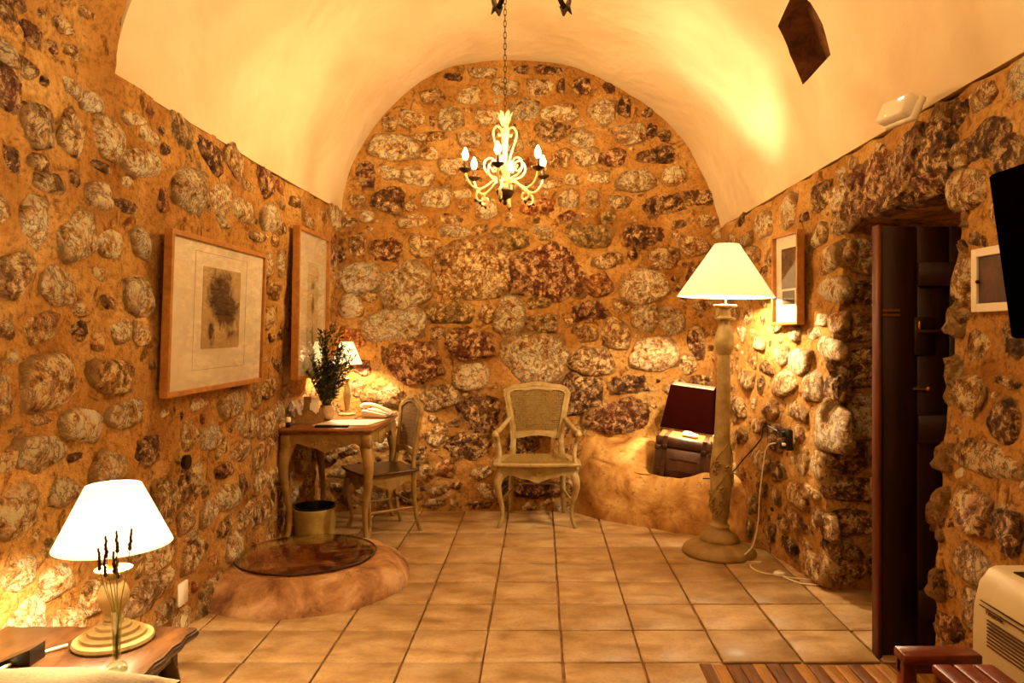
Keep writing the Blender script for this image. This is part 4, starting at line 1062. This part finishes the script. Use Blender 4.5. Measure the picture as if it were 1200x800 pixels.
# telephone
ph = empty('telephone', 'cream desk telephone with its handset at the desk rear corner', 'telephone', (-1.165, 5.40, D), radians(-14))
m = MB(); m.prism([(-.09,0),(.09,0),(.09,.022),(-.02,.045),(-.09,.055)], -.085, .085, lambda a,b,d: (a,d,b)); bevel(m.build('body', M_WHITE, ph), .008)
pts = spline([(-.105,-.03,.070),(-.085,-.03,.088),(-.02,-.03,.085),(.05,-.03,.062),(.105,-.03,.040),(.12,-.03,.024)], 4)
m = MB(); m.tube(pts, [.022+.010*abs(2*i/(len(pts)-1)-1)**3 for i in range(len(pts))], 10, (1.0,.62), up=(0,1,0)); m.build('handset', M_WHITE, ph)
for i in range(3):
    for j in range(4):
        m = MB(); m.box((.0+.022*j, .015+.02*i, .048-.0083*j*1.0), (.014,.013,.006), bev=.002); m.build('key', M_ACW, ph)
m = MB(); m.tube(spline([(-1.255,5.42,D+.02),(-1.28,5.33,D+.008),(-1.29,5.22,D+.004),(-1.24,5.20,D+.004)], 6), .003, 6); tag(m.build('curled_cord', M_DARKMET), 'thin dark telephone cord curling on the desk top', 'cord')
# planter under the desk
o = empty('planter', 'pale yellow pot with black liner on floor under desk', 'pot', (-1.50, 5.00, .0))
m = MB(); m.lathe(spline([(.11,.002),(.125,.01),(.135,.10),(.142,.185),(.140,.196)], 3)+[(.130,.194),(.126,.03)], seg=32); m.build('body', M_BUCKET, o)
m = MB(); m.lathe([(.133,.197),(.137,.206),(.129,.21),(.122,.16),(.118,.04),(.0,.04)], seg=32, cap=False); m.build('liner', M_BLACK, o)

# ---- trunk and square lamp in the hollow of the ledge
tk = empty('leather_trunk', 'small dark leather trunk with straps in the ledge hollow', 'trunk', (1.02, 5.40, .285), rot=(radians(2), radians(7), radians(-17)))
tw, td, th_ = .40, .27, .33
m = MB(); m.box((0,0,th_*.38), (tw,td,th_*.76), bev=.008); m.build('body', M_LEATHER, tk)
m = MB(); m.box((0,0,th_*.885), (tw+.008,td+.008,th_*.23), bev=.012); lid = m.build('lid', M_LEATHER, tk)
m = MB(); m.box((0,0,th_*.995), (tw*.96,td*.94,.006), bev=.002); m.build('top_panel', M_LETTER, lid)
for s in (-1,1):
    m = MB(); m.box((s*tw*.34, -td/2-.006, th_*.5), (.030,.006,th_)); m.box((s*tw*.34, 0, th_+.003), (.030,td+.02,.006)); m.box((s*tw*.34, td/2+.006, th_*.5), (.030,.006,th_)); stp = m.build('strap', M_STRAP, tk)
    m = MB(); m.box((s*tw*.34, -td/2-.012, th_*.78), (.040,.006,.034), bev=.002); m.box((s*tw*.34, -td/2-.016, th_*.78), (.02,.004,.012)); m.build('buckle', M_DARKMET, stp)
for sx in (-1,1):
    for z in (.012, th_*.72):
        m = MB(); m.box((sx*(tw/2-.014), -td/2+.006, z+.012), (.040,.024,.030), bev=.003); m.build('corner', M_STRAP, tk)
m = MB(); m.box((0,-td/2-.003,th_*.55), (tw*.5,.003,.006)); m.box((0,-td/2-.003,th_*.3), (tw*.9,.003,.004)); m.build('trim_line', M_STRAP, tk)
m = MB(); m.tube(spline([(tw/2+.004,-.06,th_*.55),(tw/2+.03,-.05,th_*.5),(tw/2+.03,.05,th_*.5),(tw/2+.004,.06,th_*.55)], 4), .008, 6); m.build('handle', M_STRAP, tk)
R = Matrix.Rotation(radians(-17),4,'Z') @ Matrix.Rotation(radians(7),4,'Y') @ Matrix.Rotation(radians(2),4,'X')
lp_loc = Vector((1.02,5.40,.285)) + (R @ Vector((.0,-.0,th_+.006)))
sl = empty('table_lamp', 'lamp with large dark red rectangular shade lying on the trunk', 'lamp', tuple(lp_loc), rot=(radians(2), radians(7), radians(-17)))
m = MB(); m.box((.02,-.03,.010), (.11,.08,.02), bev=.006); m.lathe(spline([(.035,.02),(.022,.028),(.012,.04),(.010,.06)], 3), (.0,0,0), 16); m.build('base', M_WHITE, sl)
m = MB(); m.tube([(0,0,.05),(0,0,.16)], .007, 8); m.build('stem', M_BRASS, sl)
def boxshade(m, z0, z1, a0, b0, a1, b1, th=.003):
    def ring(z, a, b): return [(-a,-b,z),(a,-b,z),(a,b,z),(-a,b,z)]
    v = ring(z0,a0,b0)+ring(z1,a1,b1)+ring(z1,a1-th,b1-th)+ring(z0,a0-th,b0-th); f = []
    for r in range(4):
        n_ = (r+1)%4
        for i in range(4): j = (i+1)%4; f.append((r*4+i, r*4+j, n_*4+j, n_*4+i))
    m.add(v, f, False)
m = MB(); boxshade(m, .055, .36, .185, .135, .150, .105); sh = m.build('lamp_shade', M_SHADED, sl)
m = MB(); boxshade(m, .054, .361, .1815, .1315, .1465, .1015, .001); m.build('lining', M_SHADE, sh)
m = MB(); m.box((0,0,.345), (.295,.205,.002)); m.build('diffuser', M_SHADE, sh)
lamp('bulb_light', (0,0,.20), SHADE_BOX, .025, sl)

# ---- door leaf, opened into the room
dr = empty('door_leaf', 'dark red-brown wooden door leaf standing open in the doorway', 'door', (1.41, 3.13, .004))
# narrow edge strip in a lighter, redder wood, then planks
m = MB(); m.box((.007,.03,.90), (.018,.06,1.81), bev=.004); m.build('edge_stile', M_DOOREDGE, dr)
x = .017
for wv_ in (.155,.135,.14,.15,.14,.13):
    m = MB(); m.box((x+wv_/2, .04, .90), (wv_-.004,.035,1.80), bev=.003); m.build('plank', M_DOOR, dr); x += wv_
for z, h_ in ((1.60,.10),(.95,.12),(.22,.12)):
    m = MB(); m.box((.17+.34, .012, z), (.68,.022,h_), bev=.004); m.build('batten', M_DOOR, dr)
m = MB(); m.box((.20,.016,1.34), (.085,.010,.16), bev=.003); lk = m.build('lock_plate', M_DARKMET, dr)
m = MB(); m.tube([(.165,.0,1.36),(.275,.0,1.36)], .006, 8); m.ball((.17,-.004,1.385), (.008,.008,.02)); m.build('handle', M_BRASS, lk)
m = MB(); m.tube([(.15,.012,1.12),(.205,.004,1.12)], .006, 6); m.ball((.21,.002,1.12), .012); m.build('bolt', M_BRASS, dr)
for z in (1.447, 1.428):
    m = MB(); m.box((.062,.020,z), (.072,.006,.010)); m.build('hinge_plate', M_BRASS, dr)
m = MB(); m.box((-.017,.030,.72), (.003,.012,.05)); m.build('strike', M_BRASS, dr)

# ---- near right: television, framed meter box, convector, bench
tv = empty('television', 'black flat television leaning out from the right wall', 'television', (1.31, 1.63, 1.575), rot=(radians(8), 0, -pi/2))
m = MB(); m.box((0,-.012,0), (.94,.03,.46), bev=.006); m.build('screen', M_TV, tv)
m = MB(); m.box((0,.02,0), (.70,.045,.34), bev=.02); m.build('housing', M_BLACK, tv)
m = MB(); m.box((0,.09,0), (.12,.12,.10)); m.box((0,.16,0), (.26,.03,.20)); m.build('wall_bracket', M_DARKMET, tv)
mb = empty('meter_box', 'white framed meter box with dark door beside the television', 'box', (1.585, 2.585, 1.545), -pi/2)
m = MB()
for s in (-1,1): m.box((s*.115,-.012,0), (.034,.03,.225)); m.box((0,-.012,s*.098), (.196,.03,.030))
bevel(m.build('frame', M_WHITE, mb), .002)
m = MB(); m.box((0,-.008,0), (.198,.02,.168)); dd = m.build('door', M_LEATHER, mb)
m = MB(); m.ball((-.094,-.026,-.005), .007, 8, 6); m.build('knob', M_DARKMET, dd)
ac = empty('fan_heater', 'cream floor-standing fan coil unit against the right wall', 'heater', (1.408, 1.83, .006))
prof = [(.09,.02),(-.085,.02),(-.09,.04),(-.092,.45),(-.088,.53),(-.072,.60),(-.040,.640),(-.02,.647),(.09,.647)]
m = MB(); m.prism(prof, -.46, .46, lambda a,b,d: (a,d,b)); bevel(m.build('casing', M_ACW, ac), .008)
m = MB(); m.prism([(-.0925,.560),(-.078,.604),(-.045,.643),(-.025,.651),(-.02,.648),(-.07,.592),(-.085,.555)], -.40, .36, lambda a,b,d: (a-.004,d,b)); bevel(m.build('flap', M_ACW, ac), .002)
m = MB(); m.box((.0,.0,.6485), (.030,.76,.004)); m.build('outlet_slot', M_BLACK, ac)
for k in range(8):
    m = MB(); m.box((-.0925, -.05, .435+.0105*k), (.004,.86,.004)); m.build('slot', M_ACD, ac)
m = MB(); m.box((-.0915, -.02, .54), (.003,.88,.003)); m.box((-.0885, -.02, .553), (.003,.88,.003)); m.build('seam', M_ACD, ac)
tc = bpy.data.curves.new('logo', 'FONT'); tc.body = 'Panasonic'; tc.size = .021; tc.extrude = .0006; tc.offset = .0005
lg = bpy.data.objects.new('logo', tc); COL.objects.link(lg)
dg = bpy.context.evaluated_depsgraph_get(); dg.update(); lme = bpy.data.meshes.new_from_object(lg.evaluated_get(dg)); bpy.data.objects.remove(lg)
lg = bpy.data.objects.new('logo', lme); COL.objects.link(lg); lme.materials.append(M_ACD); lg.parent = ac
lg.rotation_euler = (pi/2, 0, -pi/2); lg.location = (-.0935, .385, .5265)
bn = empty('bench', 'red-brown slatted wooden bench corner at lower right edge', 'bench', (1.20, 1.75, 0))
m = MB(); m.box((-.06, .405, .435), (.22,.07,.026), bev=.003); m.build('crossbar', M_REDWOOD, bn)
for k in range(3):
    m = MB(); m.box((-.095+.058*k, -.04, .435), (.052,.72,.024), bev=.003); m.build('slat', M_REDWOOD, bn)
m = MB(); m.box((-.09, .42, .405), (.15,.03,.05), bev=.003); m.build('rail', M_REDWOOD, bn)
m = MB(); m.box((-.09,-.38, .405), (.15,.03,.05), bev=.003); m.build('rail', M_REDWOOD, bn)
for sx in (-.145,-.04):
    for sy in (-.38,.41):
        m = MB(); m.box((sx, sy, .21), (.04,.04,.42), bev=.003); m.build('leg', M_REDWOOD, bn)

# emergency light on the vault above the doorway
el = empty('emergency_light', 'white plastic light box on the vault above the doorway', 'light fixture', (1.45, 3.05, 2.262), rot=(radians(-22), radians(4), -pi/2+radians(3)))
m = MB(); m.box((0,0,0), (.205,.055,.088), bev=.007); m.build('cover', M_WHITE, el)
m = MB(); m.box((.0,.032,0), (.225,.03,.10), bev=.006); m.build('back_plate', M_WHITE, el)
m = MB(); m.box((.045,-.029,.024), (.012,.003,.006)); m.box((.068,-.029,.024), (.02,.003,.007)); m.build('indicator', m_emit('indicator_glow', (1,.95,.9), 3), el)
m = MB(); m.box((-.02,-.029,-.032), (.008,.003,.006)); m.build('status_lamp', m_emit('status_glow', (.8,1,.2), 1.2), el)

# sockets and wall plates
o = empty('wall_socket', 'black double socket with adaptor on the right stone wall', 'socket', (XR(4.33,.74)-.05, 4.33, .74), -pi/2)
m = MB(); m.box((0,0,0), (.085,.04,.12), bev=.006); m.build('plate', M_BLACK, o)
m = MB(); m.box((.01,-.03,-.03), (.045,.04,.045), bev=.005); m.box((.02,-.03,.035), (.04,.03,.035), bev=.005); m.build('adaptor', M_BLACK, o)
m = MB(); m.box((.04,-.035,-.022), (.035,.018,.016), bev=.003); m.build('plug', M_WHITE, o)
m = MB(); m.box((0,0,0), (.012,.078,.10), bev=.003); p = m.build('wall_plate', M_WHITE); p.location = tuple(Vector((XL(3.31,.2)+.045, 3.31, .21))); tag(p, 'small blank white plate on the left wall near floor', 'wall plate')
m = MB(); m.lathe([(.0,0),(.030,0),(.033,.006),(.033,.02)], seg=20, cap=True); p = m.build('wall_hole_cap', M_BLACK); p.rotation_euler = (0, pi/2, 0); p.location = (XL(3.32,.79)+.045, 3.32, .786); tag(p, 'black round cap set in the left wall mortar', 'cap')
# cords
def cord(name, pts, mat, r, label):
    m = MB(); m.tube(spline(pts, 8), r, 6); return tag(m.build(name, mat), label, 'cord')
sx0 = XR(4.33,.74)-.10
cord('lamp_cord', [(sx0-.01,4.36,.715),(sx0-.045,4.40,.69),(sx0-.06,4.42,.60),(sx0-.075,4.45,.40),(sx0-.08,4.47,.22),(sx0-.12,4.46,.08),(sx0-.20,4.44,.012),(1.30,4.42,.006),(1.22,4.36,.006),(1.235,4.24,.006),(1.32,4.18,.006),(1.40,4.13,.006),(1.50,4.09,.006),(1.49,4.02,.006),(1.40,4.05,.006),(1.345,4.16,.006)], M_CORD, .0045, 'white lamp cord trailing from wall socket to the floor switch')
o = empty('foot_switch', 'small white round foot switch on its cord beside floor lamp', 'switch', (1.335, 4.19, .003))
m = MB(); m.lathe(spline([(.030,0),(.033,.006),(.028,.018),(.012,.024)], 3), seg=20); m.build('body', M_WHITE, o)
m = MB(); m.lathe([(.010,.022),(.011,.028),(.006,.030)], seg=14); m.build('button', M_CORD, o)
cord('power_cord', [(sx0+.0,4.36,.785),(sx0-.05,4.45,.80),(1.34,4.58,.70),(1.27,4.70,.56),(1.235,4.80,.47),(1.20,4.92,.41),(1.14,5.0,.385),(1.09,5.03,.378)], M_BLACK, .0045, 'thin black cord running from wall socket onto the plaster ledge')

# ---- bedside corner
TX0, TX1, TY0, TY1, TZ = -1.57, -1.01, 1.62, 2.20, .50
nt = empty('bedside_table', 'walnut bedside table with moulded wavy edge under the lamp', 'table', ((TX0+TX1)/2, (TY0+TY1)/2, 0))
cx, cy_ = nt.location.x, nt.location.y; hx, hy = (TX1-TX0)/2, (TY1-TY0)/2
def wavy(h, n=64, k=1.0):
    pts = []
    for i in range(n):
        a = 2*pi*i/n; c, s = cos(a), sin(a); q = max(abs(c), abs(s)); x, y = c/q*hx, s/q*hy
        if abs(c) >= abs(s): w_ = .010*cos(y/hy*pi*3); x += math.copysign(w_, x)
        else: w_ = .010*cos(x/hx*pi*3); y += math.copysign(w_, y)
        pts.append((x*k, y*k))
    return pts
m = MB(); rings = [(1.0-.035,.466),(.985,.470),(1.0,.478),(1.0,.486),(.985,.490),(.988,.496),(.97,.5)]
for k, z in rings: m.v += [(x, y, z) for x, y in wavy(0, 64, k)]
for r in range(len(rings)-1):
    for i in range(64): j = (i+1)%64; m.f.append((r*64+i, r*64+j, r*64+64+j, r*64+64+i)); m.sm.append(True)
m.f += [tuple(range(63,-1,-1)), tuple((len(rings)-1)*64+i for i in range(64))]; m.sm += [False]*2
m.build('table_top', M_TABLE, nt)
for sx in (-1,1):
    for sy in (-1,1):
        p, r = cabriole(sx, sy, .465, .026, .012, .022); m = MB(); m.tube([(q[0]+sx*(hx-.06), q[1]+sy*(hy-.06), q[2]) for q in p], r, 8, up=(1,0,0)); m.build('leg', M_TABLE, nt)
for sy in (-1,1):
    m = MB(); A, B = apron_poly(hx-.05, .466, .02, 20); m.strip(A, B, -.008,.008, lambda a,b,d,sy=sy: (a, sy*(hy-.045)+d, b)); m.build('apron', M_TABLE, nt)
m = MB(); m.box((-hx+.045,0,.40), (.016,2*hy-.1,.13)); m.build('apron', M_TABLE, nt)
m = MB(); m.box((hx-.045,0,.445), (.016,2*hy-.1,.04)); m.build('apron', M_TABLE, nt)
m = MB(); m.box((0,0,.14), (2*hx-.1,2*hy-.1,.016), bev=.003); m.build('shelf', M_TABLE, nt)
m = MB(); m.box((hx-.05,hy-.05,.30), (.03,.03,.33)); m.build('post', M_TABLE, nt)
# bud vase
vz = empty('bud_vase', 'slim clear glass vase holding dried lavender on bedside table', 'vase', (-1.080, 1.915, TZ+.001))
m = MB(); m.lathe(spline([(.024,0),(.026,.004),(.022,.014),(.011,.022),(.0095,.04),(.0115,.08),(.0125,.150)], 3)+[(.0110,.150),(.0095,.08),(.0075,.04),(.004,.026)], seg=20); m.build('glass', M_GLASS, vz)
m = MB(); m.lathe([(.0045,.028),(.0070,.04),(.0088,.08),(.0092,.10)], seg=14); m.build('water', m_glass('vase_water', (.80,.82,.55,1)), vz)
rnd = random.Random(3)
LAVL = ['lowest-leaning dried lavender sprig, leftmost in the vase','tall straight lavender sprig left of the vase centre','short lavender sprig just right of the leftmost one','tallest upright lavender sprig above the vase centre','lavender sprig leaning far right out of the vase','short lavender sprig in front of the lamp stem','shortest lavender sprig at the middle of the bunch']
for i, (dx, dz) in enumerate(((-.036,.285),(-.022,.315),(-.028,.265),(.0,.325),(.030,.33),(-.014,.27),(-.008,.255))):
    pts = spline([(dx*.05, 0, .03), (dx*.15,.002*i-.004,.14), (dx*.9,.004*i-.01,dz-.05), (dx,.005*i-.012,dz)], 5)
    m = MB(); m.tube(pts, .0011, 5)
    s_ = m.build('lavender_stem', M_LAVST); s_.location = vz.location; tag(s_, LAVL[i], 'flower', 'lavender sprigs in the vase')
    m = MB()
    for k in range(6): m.ball((dx+rnd.uniform(-.0015,.0015)+.0005*k*(1 if dx>0 else -1), .005*i-.012, dz-.022+.009*k), (.0056-.0005*k,.0056-.0005*k,.0068), 6, 4)
    m.build('flower_head', M_LAV, s_)
cord('lamp_cord', [(-1.29,2.05,TZ+.008),(-1.335,2.0,TZ+.006),(-1.37,1.92,TZ+.006),(-1.38,1.86,TZ+.006)], M_CORD, .004, 'short white cord curling behind the bedside table lamp base')
o = tag(MB_box := (lambda: (lambda m: (m.prism([(-.05,0),(.05,0),(.05,.042)], -.03, .03, lambda a,b,d: (a,d,b)), m.build('alarm_clock', M_BLACK))[1])(MB()))(), 'small black wedge-shaped clock on bedside table beside pillow', 'clock')
o.location = (-1.365, 1.965, TZ+.001); o.rotation_euler = (0,0,radians(0))
# bed and pillow
bd = empty('bed', 'low bed whose linen corner fills the bottom left edge', 'bed', (-.55, .72, 0))
m = MB(); m.box((0,0,.16), (1.95,1.5,.22), bev=.02); m.build('base', M_TABLE, bd)
m = MB(); m.box((0,0,.355), (1.95,1.5,.16), bev=.05); m.build('mattress', M_LINEN, bd)
m = MB()
def pil(sgn):
    def F(a, b):
        x = 2*a-1; y = 2*b-1; e = (1-abs(x)**3.5)*(1-abs(y)**3.5); k = 1-.06*(1-abs(y)**2)*abs(x)**4
        return (x*.36*k + .0, y*.26*(1-.06*(1-x*x)*abs(y)**4), sgn*.075*max(0,e)**.55 + .008*nz(x,y,sgn,3))
    return F
m.grid(pil(1), 30, 24); m.grid(pil(-1), 30, 24, flip=True)
p = m.build('body', M_LINEN, None, fix=False); pe = empty('pillow', 'beige piped pillow lying on the bed beside bedside table', 'pillow', (-1.215, 1.525, .535), 0)
p.parent = pe
ring = [(.36*math.copysign(abs(cos(t))**.35, cos(t)), .26*math.copysign(abs(sin(t))**.35, sin(t)), .004) for t in [i*2*pi/60 for i in range(61)]]
m = MB(); m.tube(ring, .004, 6, cap=False); m.build('piping', M_TABLE, pe)
